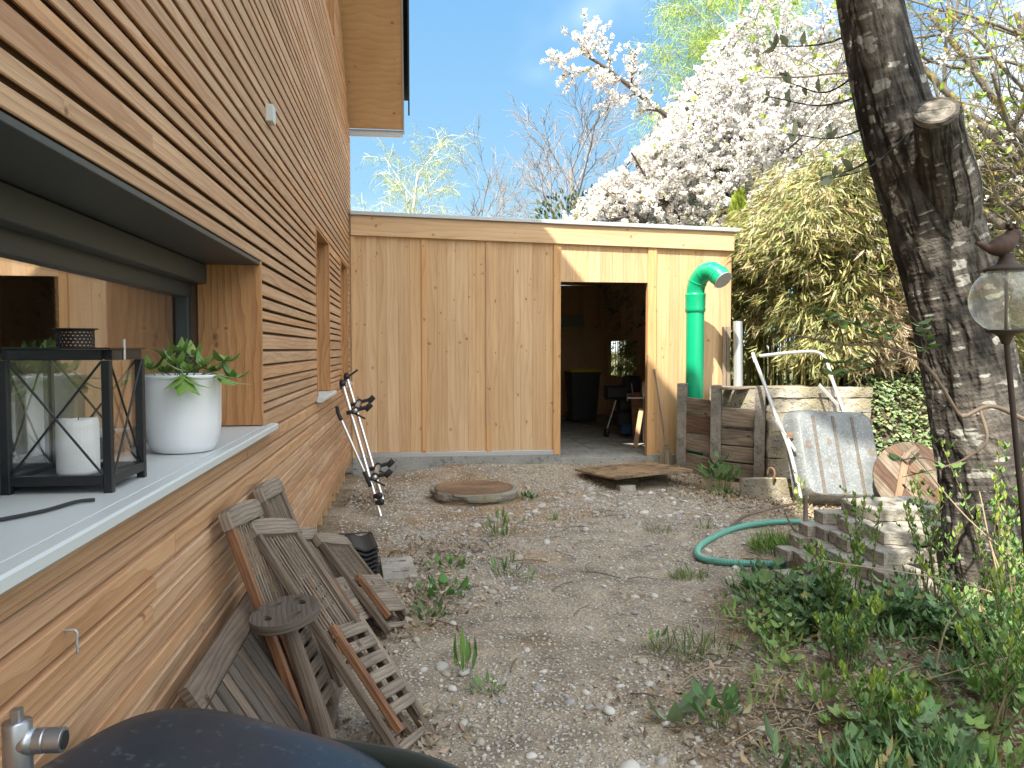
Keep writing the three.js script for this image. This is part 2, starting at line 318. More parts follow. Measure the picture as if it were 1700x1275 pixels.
// pebbles: the largest ones singly, the fine ones as stuff
{
  const R = mulberry(515), variants = [];
  for (let v = 0; v < 6; v++) {
    const g = new THREE.IcosahedronGeometry(1, 1), p = g.attributes.position;
    for (let i = 0; i < p.count; i++) { const x = p.getX(i), y = p.getY(i), z = p.getZ(i); const n = 0.72 + 0.6 * fbm3(x * 1.1 + v * 7, y * 1.1, z * 1.1 + 5, 2, 300 + v); p.setXYZ(i, x * n * 1.15, y * n * 0.62, z * n * 0.9); }
    g.deleteAttribute('uv'); g.deleteAttribute('normal'); const mg = mergeVertices(g, 1e-3); mg.computeVertexNormals(); variants.push(mg);
  }
  const mats = [[0.44, 0.42, 0.37], [0.50, 0.48, 0.43], [0.38, 0.36, 0.33], [0.40, 0.36, 0.29], [0.56, 0.54, 0.49], [0.34, 0.33, 0.32]].map(c => new THREE.MeshStandardMaterial({ color: C(...c), roughness: 0.88 }));
  const free = (x, z, r) => Math.hypot(x - 1.47, z + 8.55) > 0.55 + r && x > 0.12 && !(x < 1.0 && z > -3.75) && z > -10.3 && !(x < 0.72 && z > -6.4) && !(x > 3.1 && z < -8.9);
  let made = 0; const dens = (x, z) => 0.35 + 0.65 * sstep(0.36, 0.6, fbm3(x * 0.9, z * 0.9, 0, 3, 333)) * (1 - sstep(2.6, 3.6, x + 0.35 * (z + 3.4)));
  while (made < 300) {
    const z = -2.75 - 6.6 * Math.pow(R(), 1.5), x = 0.6 + R() * 2.9 + (-z - 3) * 0.12;
    if (!free(x, z, 0.05) || R() > dens(x, z)) continue;
    const s = 0.011 + 0.012 * R() + (R() < 0.12 ? 0.018 * R() : 0) + 0.0022 * (-z - 2.7);
    const m = new THREE.Mesh(variants[made % 6], mats[Math.floor(R() * 6)]); m.name = 'stone'; m.castShadow = m.receiveShadow = true;
    m.position.set(x, gy(x, z) + s * 0.18, z); m.rotation.set((R() - 0.5) * 0.5, R() * 6.3, (R() - 0.5) * 0.5); m.scale.setScalar(s); ground.add(m); made++;
  }
  for (const [x, z, s] of [[1.62, -2.88, 0.052], [1.50, -2.85, 0.045], [1.66, -3.35, 0.03], [1.05, -3.9, 0.03], [0.98, -3.72, 0.024]]) {
    const m = new THREE.Mesh(variants[made % 6], mats[[4, 1][made % 2]]); m.name = 'stone'; m.castShadow = m.receiveShadow = true; m.position.set(x, gy(x, z) + s * 0.3, z); m.rotation.y = R() * 6; m.scale.setScalar(s); ground.add(m); made++;
  }
  const items = [], qq = new THREE.Quaternion(), cols = mats.map(m => m.color);
  const white = new THREE.MeshStandardMaterial({ color: 0xffffff, roughness: 0.9 });
  while (items.length < 26000) {
    const z = -2.4 - 7.9 * Math.pow(R(), 1.25), x = 0.1 + R() * 5.4;
    if (!free(x, z, 0) || R() > dens(x, z) * 0.9 + 0.1) continue;
    const s = 0.0035 + 0.009 * Math.pow(R(), 2.2) + 0.0006 * (-z - 2.4); qq.setFromEuler(new THREE.Euler((R() - 0.5), R() * 6.3, (R() - 0.5)));
    const c = cols[Math.floor(R() * 6)].clone().multiplyScalar(0.7 + R() * 0.5);
    items.push([new THREE.Matrix4().compose(V(x, gy(x, z) + s * 0.2, z), qq, V(s, s, s)), c]);
  }
  const ig = new THREE.IcosahedronGeometry(1, 0); { const p = ig.attributes.position; for (let i = 0; i < p.count; i++) p.setXYZ(i, p.getX(i) * 1.1, p.getY(i) * 0.6, p.getZ(i) * 0.85); }
  instanced('gravel', ig, white, items, ground);
}

// ================= house =================
const KP = 0.88, SOF = (z) => 4.475 + KP * (z + 10.70);
const house = thing('timber_house', 'larch clad gabled timber house with the big window and roof overhang', 'house');
{
  const R = mulberry(31);
  const WIN = [ // z far, z near, y0, y1
    [-4.29, -0.6, 1.19, 2.085], [-7.80, -6.75, 1.19, 2.66], [-10.02, -9.08, 1.19, 2.66], [-8.6, -7.8, 4.92, 5.9]];
  const toWorld = new THREE.Matrix4().makeBasis(V(0, 0, 1), V(0, 1, 0), V(-1, 0, 0));
  // gable wall with its openings
  const sh = new THREE.Shape([[-10.72, 0.17], [4.1, 0.17], [4.1, SOF(-10.72)], [-3.31, SOF(-3.31) - 0.02], [-10.72, SOF(-10.72) - 0.02]].map(p => new THREE.Vector2(...p)));
  for (const [a, b, c, d] of WIN) sh.holes.push(new THREE.Path([[a, c], [a, d], [b, d], [b, c]].map(p => new THREE.Vector2(...p))));
  part('wall', new THREE.ExtrudeGeometry(sh, { depth: 0.34, bevelEnabled: false }).applyMatrix4(toWorld).translate(-0.028, 0, 0), M.membrane, house);
  part('wall', boxG(-8, -0.4, -0.3, 4.4, -10.7, -10.45), M.plaster, house);
  part('wall', boxG(-8, -0.4, -0.3, 4.4, 3.85, 4.1), M.plaster, house);
  part('wall', boxG(-8.2, -8.0, -0.3, 4.4, -10.7, 4.1), M.plaster, house);
  part('floor', boxG(-8, -0.38, -0.1, 0.12, -10.4, 3.8), M.plaster, house);
  part('ceiling', boxG(-8, -0.38, 2.75, 2.95, -10.4, 3.8), M.plaster, house);
  part('partition_wall', boxG(-4.4, -4.2, 0.13, 2.74, -10.4, 3.8), M.plaster, house);
  // plinth behind the boards: ventilated strip of upright battens
  part('plinth', boxG(-0.34, -0.10, -0.3, 0.168, -10.7, 4.1), M.concrete, house);
  for (let i = 0; i < 16; i++) { const z = -9.9 + i * 0.42 + R() * 0.04; part('batten', boxG(-0.085, -0.03, -0.06, 0.30, z, z + 0.05, 0.002, 'y', R(), R()), M.post[i % 2], house); }
  // boards
  const breaks = [1.185, 2.088, 2.665, 4.915, 5.905, 99]; let y = 0.17, bi = 0; const hs = [0.048, 0.058, 0.068, 0.08, 0.094];
  while (y < 6.5) {
    let h = hs[Math.floor(R() * 5)] + (y < 1.2 ? 0.022 : 0); const left = breaks[bi] - y;
    if (left < h + 0.058) { h = left > 0.13 ? left / 2 - 0.006 : left; }
    if (Math.abs(left - h) < 0.004) bi++;
    const y1 = y + h - 0.0095;
    let z0 = y1 > 3.46 ? -10.72 : -10.385; if (y1 > SOF(z0) - 0.03) z0 = (y1 + 0.03 - 4.475) / KP - 10.70;
    const zN = Math.min(0.7, -(y - 1.62) / 0.5 + 1.2);
    let iv = [[z0, zN]];
    for (const [a, b, c, d] of WIN) if (y1 > c + 0.006 && y < d - 0.006) iv = iv.flatMap(([p, q]) => { const o = []; if (a - 0.012 > p) o.push([p, Math.min(q, a - 0.012)]); if (b + 0.012 < q) o.push([Math.max(p, b + 0.012), q]); return o; });
    for (const [p, q] of iv) {
      let z = p; while (z < q - 0.02) {
        let e = z + 3.6 + R() * 2.2; if (q - e < 1.0) e = q;
        const t = 0.021 + R() * 0.002, hh = y1 - y;
        // slanted edges, softened arrises
        const pr = [[-hh / 2 + 0.010, -t / 2], [hh / 2, -t / 2], [hh / 2 - 0.009, t / 2 - 0.003], [hh / 2 - 0.012, t / 2], [-hh / 2 + 0.003, t / 2], [-hh / 2, t / 2 - 0.003]];
        const g = prism(pr.map(([a, b]) => [a, -b]).reverse(), e - z - 0.002, R() * 3, R()).rotateY(-Math.PI / 2).translate(-0.004 + R() * 0.002, (y + y1) / 2, (z + e) / 2);
        part('board', g, M.larch[Math.floor(R() * M.larch.length)], house);
        z = e;
      }
    }
    y += h;
  }
  // small grey wall vent
  part('wall_vent', boxG(0.006, 0.045, 2.875, 2.968, -4.60, -4.50, 0.004), M.sill, house);
  // windows
  function window_(zf, zn, y0, y1, gx, sill, big) {
    const w = new THREE.Group(); w.name = 'window'; house.add(w);
    const jm = big ? M.jamb : M.jamb;
    part('jamb', boxG(gx + 0.05, 0.014, y0 + 0.03, y1 - 0.004, zf + 0.002, zf + 0.024, 0.003, 'y', 0.3, 0.1), jm, w);
    part('jamb', boxG(gx + 0.05, 0.014, y0 + 0.03, y1 - 0.004, zn - 0.024, zn - 0.002, 0.003, 'y', 0.7, 0.2), jm, w);
    part('head', boxG(gx + 0.05, 0.008, y1 - 0.024, y1 - 0.004, zf + 0.026, zn - 0.026, 0.002, 'z', 0.1, 0.4), big ? M.anthracite : jm, w);
    const f = 0.06, a = zf + 0.026, b = zn - 0.026, yb = y0 + 0.03, yt = y1 - 0.026;
    const top = big ? 0.17 : f;
    part('frame', [boxG(gx - 0.05, gx + 0.02, yb, yb + f, a, b, 0.004, 'z'), boxG(gx - 0.05, gx + 0.02, yt - top, yt, a, b, 0.004, 'z'), boxG(gx - 0.05, gx + 0.02, yb + f, yt - top, a, a + f, 0.004, 'y'), boxG(gx - 0.05, gx + 0.02, yb + f, yt - top, b - f, b, 0.004, 'y')], M.anthracite, w);
    if (big) part('shutter_box', boxG(gx + 0.022, gx + 0.10, yt - 0.10, yt - 0.002, a, b, 0.004, 'z'), M.anthracite, w);
    for (const dx of [-0.012, -0.032]) part('pane', boxG(gx + dx, gx + dx + 0.001, yb + f - 0.004, yt - top + 0.004, a + f - 0.004, b - f + 0.004, 0), M.winGlass, w);
    if (sill) { // folded sheet sill
      const s0 = zf - (big ? 0.16 : 0.10), s1 = zn + (big ? 0.1 : 0.10);
      part('sill', [boxG(gx - 0.05, 0.012, y0 + 0.004, y0 + 0.024, zf + 0.001, zn - 0.001, 0.002, 'z'), boxG(0.0125, 0.062, y0 - 0.012, y0 + 0.0235, s0, s1, 0.006, 'z')], M.sill, w);
    }
  }
  window_(...WIN[0], -0.36, true, true);
  window_(...WIN[1], -0.24, true, false); window_(...WIN[2], -0.24, true, false); window_(...WIN[3], -0.2, false, false);
  // roof
  const rf = new THREE.Group(); rf.name = 'roof'; house.add(rf);
  const chevron = (off, th, e0) => [[e0, SOF(e0) + off], [-3.31, SOF(-3.31) + off], [-6.62 - e0, SOF(e0) + off], [-6.62 - e0, SOF(e0) + off + th], [-3.31, SOF(-3.31) + off + th], [e0, SOF(e0) + off + th]];
  const ext = (pts, x0, x1) => new THREE.ExtrudeGeometry(new THREE.Shape(pts.map(p => new THREE.Vector2(...p))), { depth: x1 - x0, bevelEnabled: false }).applyMatrix4(toWorld).translate(x1, 0, 0);
  { // soffit panels, uv in metres
    const ys = Math.hypot(1, KP); let z = -10.66;
    for (let i = 0; i < 7; i++) {
      const L = 2.1, dz = L / ys, g = prism(rectProf(L - 0.002, 0.06, 0.002), 0.70, i * 0.37, i * 0.13).rotateX(Math.PI / 2);
      g.rotateX(-Math.atan(KP)).translate(0.352, SOF(z + dz / 2) + 0.04, z + dz / 2); part('soffit', g, M.soffit, rf); z += dz;
    }
  }
  part('roof_deck', ext(chevron(0.085, 0.42, -10.67), -8.3, 0.700), M.zinc, rf);
  part('edge_flashing', ext(chevron(-0.01, 0.12, -10.68), 0.7015, 0.722), M.zinc, rf);
  part('eave_flashing', boxG(-0.0, 0.7005, SOF(-10.70) - 0.03, SOF(-10.70) + 0.06, -10.715, -10.685, 0.003), M.zinc, rf);
  part('tile_layer', ext(chevron(0.51, 0.05, -10.71), -8.4, 0.69), M.roofTile, rf);
  for (let i = 0; i < 26; i++) { // verge tiles, lapped
    const ys = Math.hypot(1, KP), L = 0.40, z = -10.76 + i * 0.335 / ys * 1.0;
    const g = prism([[-0.05, -0.02], [0.03, -0.02], [0.03, 0.07], [-0.42, 0.07], [-0.42, 0.05], [-0.05, 0.05]].map(([a, b]) => [a, -b]).reverse(), L).rotateY(-Math.PI / 2);
    g.rotateX(-Math.atan(KP) - 0.035).translate(0.724, SOF(z + 0.15) + 0.56, z + 0.15); part('verge_tile', g, M.roofTile, rf);
  }
}

// ================= shed (carport) =================
const FZ = -10.42; // face of the wall panels
const shed = thing('timber_shed', 'flat roofed spruce panel shed with open doorway across the yard', 'shed');
{
  const R = mulberry(88), bot = (x) => 3.095 - 0.0235 * x; // underside of the edge beam
  const panel = (x0, x1, y0, y1f, n) => {
    const cuts = [x0]; for (let i = 1; i < n; i++) cuts.push(x0 + (x1 - x0) * (i + (R() - 0.5) * 0.5) / n); cuts.push(x1);
    for (let i = 0; i < n; i++) {
      const a = cuts[i] + 0.0006, b = cuts[i + 1] - 0.0006, y1 = typeof y1f === 'number' ? y1f : y1f((a + b) / 2) + 0.03;
      part('plank', boxG(a, b, y0, y1, FZ - 0.06, FZ - R() * 0.0012, 0.0022, 'y', R() * 3, R()), M.spruce[Math.floor(R() * M.spruce.length)], shed);
    }
  };
  part('filler_strip', boxG(-0.027, 0.0293, 0.1, 3.44, FZ - 0.06, FZ - 0.001, 0, 'y', 0.5, 0.2), M.spruce[4], shed);
  panel(0.03, 0.945, 0.262, bot, 6); panel(0.99, 1.79, 0.262, bot, 6); panel(1.85, 2.70, 0.262, bot, 6);
  panel(2.78, 4.01, 2.53, bot, 7); panel(4.10, 5.20, 0.172, bot, 6);
  const post = (x0, x1, y0, pr, k) => part('post', boxG(x0, x1, y0, bot((x0 + x1) / 2) + 0.002, FZ - 0.08, FZ + pr, 0.003, 'y', R(), R()), M.post[k], shed);
  part('post', boxG(0.026, 0.07, 0.20, bot(0) - 0.004, FZ + 0.001, FZ + 0.022, 0.002, 'y', 1, 0.3), M.spruce[2], shed);
  post(0.935, 1.0, 0.25, 0.018, 0); post(2.695, 2.795, 0.20, 0.024, 1); post(4.005, 4.125, 0.172, 0.026, 0);
  part('post', boxG(1.785, 1.86, 0.62, bot(1.8), FZ + 0.001, FZ + 0.018, 0.003, 'y', 0.2, 0.5), M.spruce[4], shed);
  part('post', boxG(1.788, 1.855, 0.25, 0.617, FZ + 0.001, FZ + 0.018, 0.003, 'y', 0.9, 0.1), M.post[1], shed);
  const tilt = (g) => { const p = g.attributes.position; for (let i = 0; i < p.count; i++) p.setY(i, p.getY(i) - 0.0235 * p.getX(i)); g.computeVertexNormals(); return g; };
  part('edge_beam', tilt(boxG(0.03, 5.215, 3.097, 3.352, FZ - 0.10, FZ + 0.05, 0.003, 'x', 0.4, 0.2)), M.spruce[3], shed);
  part('roof_flashing', tilt(boxG(0.03, 2.66, 3.354, 3.405, FZ - 0.2, FZ + 0.085, 0.006)), M.zinc, shed);
  part('roof_flashing', tilt(boxG(2.663, 5.285, 3.352, 3.407, FZ - 0.2, FZ + 0.087, 0.006)), M.zinc, shed);
  part('roof_deck', tilt(boxG(0.03, 5.27, 3.16, 3.345, -17.4, FZ - 0.21, 0.002)), M.spruce[1], shed);
  // foundation, flashing strip
  part('foundation', boxG(0.03, 1.33, -0.35, 0.195, FZ - 0.12, FZ + 0.03, 0.004), M.concrete, shed);
  part('foundation', boxG(1.333, 2.79, -0.35, 0.195, FZ - 0.12, FZ + 0.03, 0.004), M.concrete, shed);
  part('base_flashing', boxG(0.08, 2.70, 0.1965, 0.258, FZ - 0.03, FZ + 0.0175, 0.002), M.alu, shed);
  part('foundation', boxG(4.0, 5.2, -0.35, 0.17, FZ - 0.12, FZ + 0.03, 0.004), M.concrete, shed);
  part('threshold', boxG(2.792, 3.998, -0.35, 0.150, FZ - 0.14, FZ + 0.035, 0.006), M.concrete, shed);
  part('floor', boxG(0.06, 5.2, -0.3, 0.135, -17.3, FZ - 0.142, 0), M.concrete, shed);
  for (let i = 0; i < 5; i++) for (let j = 0; j < 11; j++) { const x = 2.2 + i * 0.6, z = FZ - 0.15 - j * 0.6; part('floor_slab', boxG(x + 0.004, x + 0.596, 0.1355, 0.152 + R() * 0.002, z - 0.596, z - 0.004, 0.003), M.concrete, shed); }
  // other walls: closed left and rear, opening on the right side
  part('side_wall', boxG(5.12, 5.2, 0.14, 3.0, -14.7, FZ - 0.065), M.spruce[1], shed);
  part('side_wall', boxG(5.12, 5.2, 0.14, 3.05, -17.3, -16.95), M.spruce[1], shed);
  part('side_wall', boxG(5.12, 5.2, 0.14, 1.05, -16.945, -14.705), M.spruce[1], shed);
  part('side_wall', boxG(5.12, 5.2, 1.8, 3.05, -16.945, -14.705), M.spruce[1], shed);
  for (let i = 0; i < 9; i++) { const x = 0.06 + i * 0.572; part('rear_plank', boxG(x + 0.001, x + 0.571, 0.14, 3.04, -17.3, -17.22, 0.003, 'y', R() * 3, R()), M.spruce[i % 9], shed); }
  part('side_wall', boxG(0.031, 0.055, 0.14, 3.1, -17.2, FZ - 0.13), M.spruce[4], shed);
}

// ================= things on the window sill =================
const SY = 1.2148; // top of the big sill
{
  const L = thing('metal_lantern', 'black metal lantern with glass sides and crossed bars on window sill', 'lantern', [-0.195, SY, -2.47]);
  const W = 0.135, D = 0.135, H = 0.405, p = 0.012;
  for (const sx of [-1, 1]) for (const sz of [-1, 1]) part('post', boxG(sx * W - p, sx * W + p, 0, H - 0.031, sz * D - p, sz * D + p, 0.002, 'y'), M.lantern, L);
  for (const [y0, y1] of [[0.022, 0.05], [H - 0.03, H]]) for (const s of [-1, 1]) {
    part('rail', boxG(-W + p + 0.0005, W - p - 0.0005, y0, y1, s * D - p + 0.001, s * D + p - 0.001, 0.002, 'x'), M.lantern, L);
    part('rail', boxG(s * W - p + 0.001, s * W + p - 0.001, y0, y1, -D + p + 0.0005, D - p - 0.0005, 0.002, 'z'), M.lantern, L);
  }
  for (const s of [-1, 1]) {
    const a = W - p - 0.001, y0 = 0.052, y1 = H - 0.034;
    part('cross_bar', [rod(V(-a, y0, s * (D + 0.004)), V(a, y1, s * (D + 0.004)), 0.0035, 6), rod(V(-a, y1, s * (D + 0.010)), V(a, y0, s * (D + 0.010)), 0.0035, 6)], M.lantern, L);
    part('cross_bar', [rod(V(s * (W + 0.004), y0, -a), V(s * (W + 0.004), y1, a), 0.0035, 6), rod(V(s * (W + 0.010), y1, -a), V(s * (W + 0.010), y0, a), 0.0035, 6)], M.lantern, L);
    part('glass_side', boxG(-a, a, y0 - 0.002, y1 + 0.002, s * (D - 0.006), s * (D - 0.006) + 0.0015, 0), M.glass, L);
    part('glass_side', boxG(s * (W - 0.006), s * (W - 0.006) + 0.0015, y0 - 0.002, y1 + 0.002, -a, a, 0), M.glass, L);
  }
  part('base_plate', boxG(-W + 0.013, W - 0.013, 0.028, 0.036, -D + 0.013, D - 0.013, 0.001), M.lantern, L);
  // pierced top: a plate with a round hole and a perforated chimney under a disc
  const sh = new THREE.Shape([[-W - 0.016, -D - 0.016], [W + 0.016, -D - 0.016], [W + 0.016, D + 0.016], [-W - 0.016, D + 0.016]].map(q => new THREE.Vector2(...q))); const ho = new THREE.Path(); ho.absarc(0, 0, 0.046, 0, Math.PI * 2); sh.holes.push(ho);
  part('top_plate', new THREE.ExtrudeGeometry(sh, { depth: 0.005, bevelEnabled: false }).rotateX(-Math.PI / 2).translate(0, H + 0.0005, 0), M.lantern, L);
  const hol = []; const NR = 26, NV = 5, cr = 0.05;
  for (let j = 0; j <= NV; j++) hol.push(new THREE.TorusGeometry(cr, 0.0028, 4, 40).toNonIndexed().rotateX(Math.PI / 2).translate(0, H + 0.007 + j * 0.0098, 0));
  for (let i = 0; i < NR; i++) for (let j = 0; j < NV; j++) { const a = (i + (j % 2) * 0.5) / NR * Math.PI * 2; hol.push(boxG(-0.0024, 0.0024, 0, 0.0098, -0.0012, 0.0012, 0, 'y').translate(0, H + 0.007 + j * 0.0098, cr).rotateY(a)); }
  hol.forEach(g => { if (!g.attributes.normal) g.computeVertexNormals(); });
  const ch = part('chimney', hol, M.lantern, L);
  part('chimney_lid', cyl(0.062, 0.062, 0.003, 40, 0, H + 0.0605, 0), M.lantern, L);
  part('latch', boxG(W + 0.012, W + 0.017, H - 0.03, H + 0.03, 0.03, 0.042, 0.001, 'y'), M.alu, L);
  // candle inside
  const pr = []; for (const [r, y] of [[0.001, 0], [0.055, 0], [0.058, 0.006], [0.058, 0.15], [0.055, 0.166], [0.050, 0.17], [0.043, 0.160], [0.025, 0.150], [0.001, 0.148]]) pr.push([r, y]);
  const cg = lathe(pr, 36); { const q = cg.attributes.position; for (let i = 0; i < q.count; i++) { const y = q.getY(i); if (y > 0.12) q.setY(i, y - 0.012 * fbm3(q.getX(i) * 40 + 9, q.getZ(i) * 40, 1, 2, 404)); } cg.computeVertexNormals(); }
  const c = thing('pillar_candle', 'thick white pillar candle burnt down inside the black lantern', 'candle', [-0.195, SY + 0.0375, -2.47]);
  part('wax', cg, M.wax, c); part('wick', rod(V(0, 0.14, 0), V(0.004, 0.166, 0.002), 0.0012, 5), M.blackMatte, c);
}
{
  const P = thing('flower_pot', 'glossy white ceramic flower pot on the window sill', 'flower pot', [-0.11, SY, -3.25]);
  const o = [[0.001, 0.004], [0.10, 0], [0.112, 0.006], [0.128, 0.03], [0.139, 0.07], [0.1445, 0.12], [0.146, 0.26], [0.147, 0.285], [0.156, 0.297], [0.157, 0.305], [0.152, 0.307], [0.143, 0.298], [0.139, 0.28], [0.139, 0.20]];
  part('body', lathe(o, 72), M.ceramic, P);
  part('soil', cyl(0.138, 0.138, 0.02, 40, 0, 0.255, 0), M.soil, P);
  const H = thing('hellebore_plant', 'green hellebore with fingered leaves growing in the white pot', 'plant', [-0.11, SY + 0.262, -3.25]);
  const R = mulberry(606), lm = [C(0.13, 0.27, 0.05), C(0.20, 0.34, 0.06), C(0.30, 0.40, 0.11)].map(c => new THREE.MeshPhysicalMaterial({ color: c, roughness: 0.6, transmission: 0.25, thickness: 0, side: THREE.DoubleSide }));
  const sm = new THREE.MeshStandardMaterial({ color: C(0.22, 0.30, 0.08), roughness: 0.7 });
  const big = leafG(0.12, 0.045, 0.25, 5, 0.35), mid = leafG(0.075, 0.034, 0.3, 4, 0.3), sml = leafG(0.045, 0.026, 0.3, 3, 0.2);
  const put = (g, mat, pos, dir, roll, s) => { const m = part('leaf', g, mat, H); m.applyMatrix4(orient(pos, dir, roll, s)); };
  const palm = (c, dir, n, g, mat, s, spread) => { // fingered leaf: leaflets fanned round dir
    const d = dir.clone().normalize(), side = new THREE.Vector3().crossVectors(d, V(0, 1, 0)).normalize();
    for (let i = 0; i < n; i++) { const a = (i / (n - 1) - 0.5) * spread; put(g, mat, c, d.clone().multiplyScalar(Math.cos(a)).addScaledVector(side, Math.sin(a)), Math.PI, s * (0.75 + 0.3 * Math.cos(a))); }
  };
  // two drooping leaves over the rim, one to the left, one in front
  for (const [p0, p1, p2, dir, n, k] of [
    [[-0.03, 0, 0.05], [0.02, 0.06, 0.10], [0.045, 0.05, 0.155], [0.25, -0.8, 0.45], 6, 1], [[-0.06, 0, 0.02], [-0.12, 0.07, 0.06], [-0.165, 0.05, 0.09], [-0.5, -0.75, 0.2], 4, 0],
    [[0.05, 0, 0.02], [0.13, 0.05, 0.05], [0.155, 0.045, 0.07], [0.7, -0.6, 0.25], 4, 1]]) {
    part('stem', tube([V(...p0), V(...p1), V(...p2)], 0.0028, 8, 5), sm, H); palm(V(...p2), V(...dir), n, big, lm[k], 1.0, 2.0);
  }
  // flowering heads: rosettes of pale bracts
  const heads = [[-0.05, 0.105, 0.03], [0.04, 0.115, -0.02], [0.09, 0.075, 0.03], [-0.11, 0.065, 0.04], [0.0, 0.085, 0.07], [0.11, 0.055, -0.03], [-0.02, 0.13, -0.06], [0.165, 0.095, 0.02], [0.2, 0.03, 0.02], [0.05, 0.06, 0.09], [-0.08, 0.05, -0.05]];
  heads.forEach((h, i) => {
    const c = V(...h); part('stem', tube([V(h[0] * 0.3, 0, h[2] * 0.3), V(h[0] * 0.6, h[1] * 0.7, h[2] * 0.6), c], 0.0026, 6, 5), sm, H);
    const n = 7; for (let j = 0; j < n; j++) { const a = j / n * 6.28 + R(); put(j % 2 ? sml : mid, lm[(i + j) % 3], c, V(Math.cos(a), 0.1 + R() * 0.9, Math.sin(a)), Math.PI * (R() < 0.2 ? 0 : 1), 0.8 + R() * 0.4); }
    for (let j = 0; j < 4; j++) { const a = R() * 6.28; put(sml, lm[2], c, V(Math.cos(a) * 0.5, 1, Math.sin(a) * 0.5), 0, 0.8); }
  });
}
single('iron_rod', tube([[-0.30, SY + 0.006, -1.80], [-0.19, SY + 0.006, -1.93], [-0.115, SY + 0.006, -2.05], [-0.075, SY + 0.007, -2.17], [-0.045, SY + 0.006, -2.19]], 0.005, 30, 8), M.blackMatte, 'bent dark metal rod lying on the window sill before the lantern', 'rod');
single('wall_hook', [rod(V(0.0075, 0.985, -1.86), V(0.032, 0.985, -1.86), 0.003, 6), tube([[0.032, 0.985, -1.86], [0.036, 0.98, -1.86], [0.036, 0.955, -1.86], [0.036, 0.93, -1.862]], 0.003, 10, 6)], M.zinc, 'bent nail hook in the boards below the big window sill', 'hook');

// ================= tap, tub, lid =================
{
  const T = thing('garden_tap', 'chrome garden tap on its riser beside the water tub', 'tap', [0.09, 0, -1.47]);
  part('riser', rod(V(0, gy(0.09, -1.47) - 0.05, 0), V(0, 0.90, 0), 0.016, 14), M.chrome, T);
  part('body', [rod(V(0, 0.83, 0), V(0, 0.957, 0), 0.024, 20), rod(V(0.0, 0.92, 0), V(0.03, 0.92, 0), 0.023, 20)], M.chrome, T);
  part('spout', tube([V(0.025, 0.92, 0), V(0.05, 0.92, 0.0), V(0.078, 0.919, 0)], (t) => t > 0.4 && t < 0.46 ? 0.020 : 0.022, 30, 22), M.chrome, T);
  part('spout_opening', cyl(0.016, 0.016, 0.003, 20).rotateZ(Math.PI / 2).translate(0.079, 0.919, 0), M.black, T);
  part('stem', boxG(-0.009, 0.009, 0.957, 0.98, -0.009, 0.009, 0.003, 'y'), M.chrome, T);
  const tm = new THREE.MeshPhysicalMaterial({ color: C(0.028, 0.036, 0.032), roughness: 0.42, side: THREE.DoubleSide });
  // oval tub
  const ov = (a, b, n, ex = 2.6) => Array.from({ length: n }, (_, i) => { const t = i / n * Math.PI * 2, c = Math.cos(t), s = Math.sin(t); return [Math.sign(c) * Math.pow(Math.abs(c), 2 / ex) * a, Math.sign(s) * Math.pow(Math.abs(s), 2 / ex) * b]; });
  const loft = (rings) => { const P = [], I = [], n = rings[0][0].length; for (const [r, y] of rings) for (const [x, z] of r) P.push(x, y, z); for (let k = 0; k < rings.length - 1; k++) for (let i = 0; i < n; i++) { const a = k * n + i, b = k * n + (i + 1) % n; I.push(a, a + n, b, b, a + n, b + n); } const g = new THREE.BufferGeometry(); g.setAttribute('position', new THREE.Float32BufferAttribute(P, 3)); g.setIndex(I); g.computeVertexNormals(); return g; };
  const B = thing('water_tub', 'dark green plastic water tub with a rolled rim in the foreground', 'tub', [0.49, gy(0.5, -1.5) - 0.015, -1.56]); B.rotation.y = -0.36;
  const A = 0.45, Bz = 0.35, n = 96, r = (k) => ov(A * k, Bz * k, n), rim = 0.715;
  part('body', loft([[r(0.02), 0.02], [r(0.78), 0.02], [r(0.82), 0.03], [r(0.95), rim - 0.06], [r(0.955), rim - 0.02], [r(1.0), rim - 0.025], [r(1.03), rim - 0.03], [r(1.045), rim - 0.012], [r(1.03), rim + 0.004], [r(0.985), rim + 0.008], [r(0.94), rim], [r(0.93), rim - 0.04], [r(0.80), 0.05], [r(0.02), 0.045]]), tm, B);
  const ripple = tex(256, 256, (u, v) => fbm3(u * 6, v * 6, 0, 3, 77, 6, 6), { srgb: false });
  // speckled glossy lid resting on the near half of the rim
  const lm = new THREE.MeshPhysicalMaterial({ roughness: 0.3, specularIntensity: 1, map: tex(512, 512, (u, v) => { const p = sstep(0.74, 0.86, vn3(u * 70, v * 70, 0, 431, 70, 70) * 0.75 + 0.25 * vn3(u * 150, v * 150, 0, 432, 150, 150)), q = fbm3(u * 5, v * 5, 0, 4, 433, 5, 5); const b = 0.115 + 0.05 * q; return [b * 1.2 + 0.09 * p, b * 1.4 + 0.09 * p, b * 1.65 + 0.08 * p]; }, { rx: 1, ry: 1 }) });
  const Ld = thing('tub_lid', 'black glossy lid speckled with pollen lying over the water tub', 'lid', [0.36, B.position.y + rim + 0.012, -1.585]); Ld.rotation.set(-0.02, -0.34, -0.15, 'YXZ'); Ld.position.y += 0.002;
  const q = (k) => ov(0.36 * k, 0.37 * k, n, 3.6), rs = [[q(0.97), 0], [q(1.0), 0.006], [q(0.995), 0.016], [q(0.97), 0.024]]; for (let i = 9; i >= 0; i--) rs.push([q(Math.max(0.002, i / 10 * 0.95)), 0.027 + 0.006 * (1 - (i / 10) ** 2)]);
  const lg = loft(rs); { const p = lg.attributes.position, U = []; for (let i = 0; i < p.count; i++) U.push(p.getX(i), p.getZ(i)); lg.setAttribute('uv', new THREE.Float32BufferAttribute(U, 2)); }
  part('lid_shell', lg, lm, Ld);
}

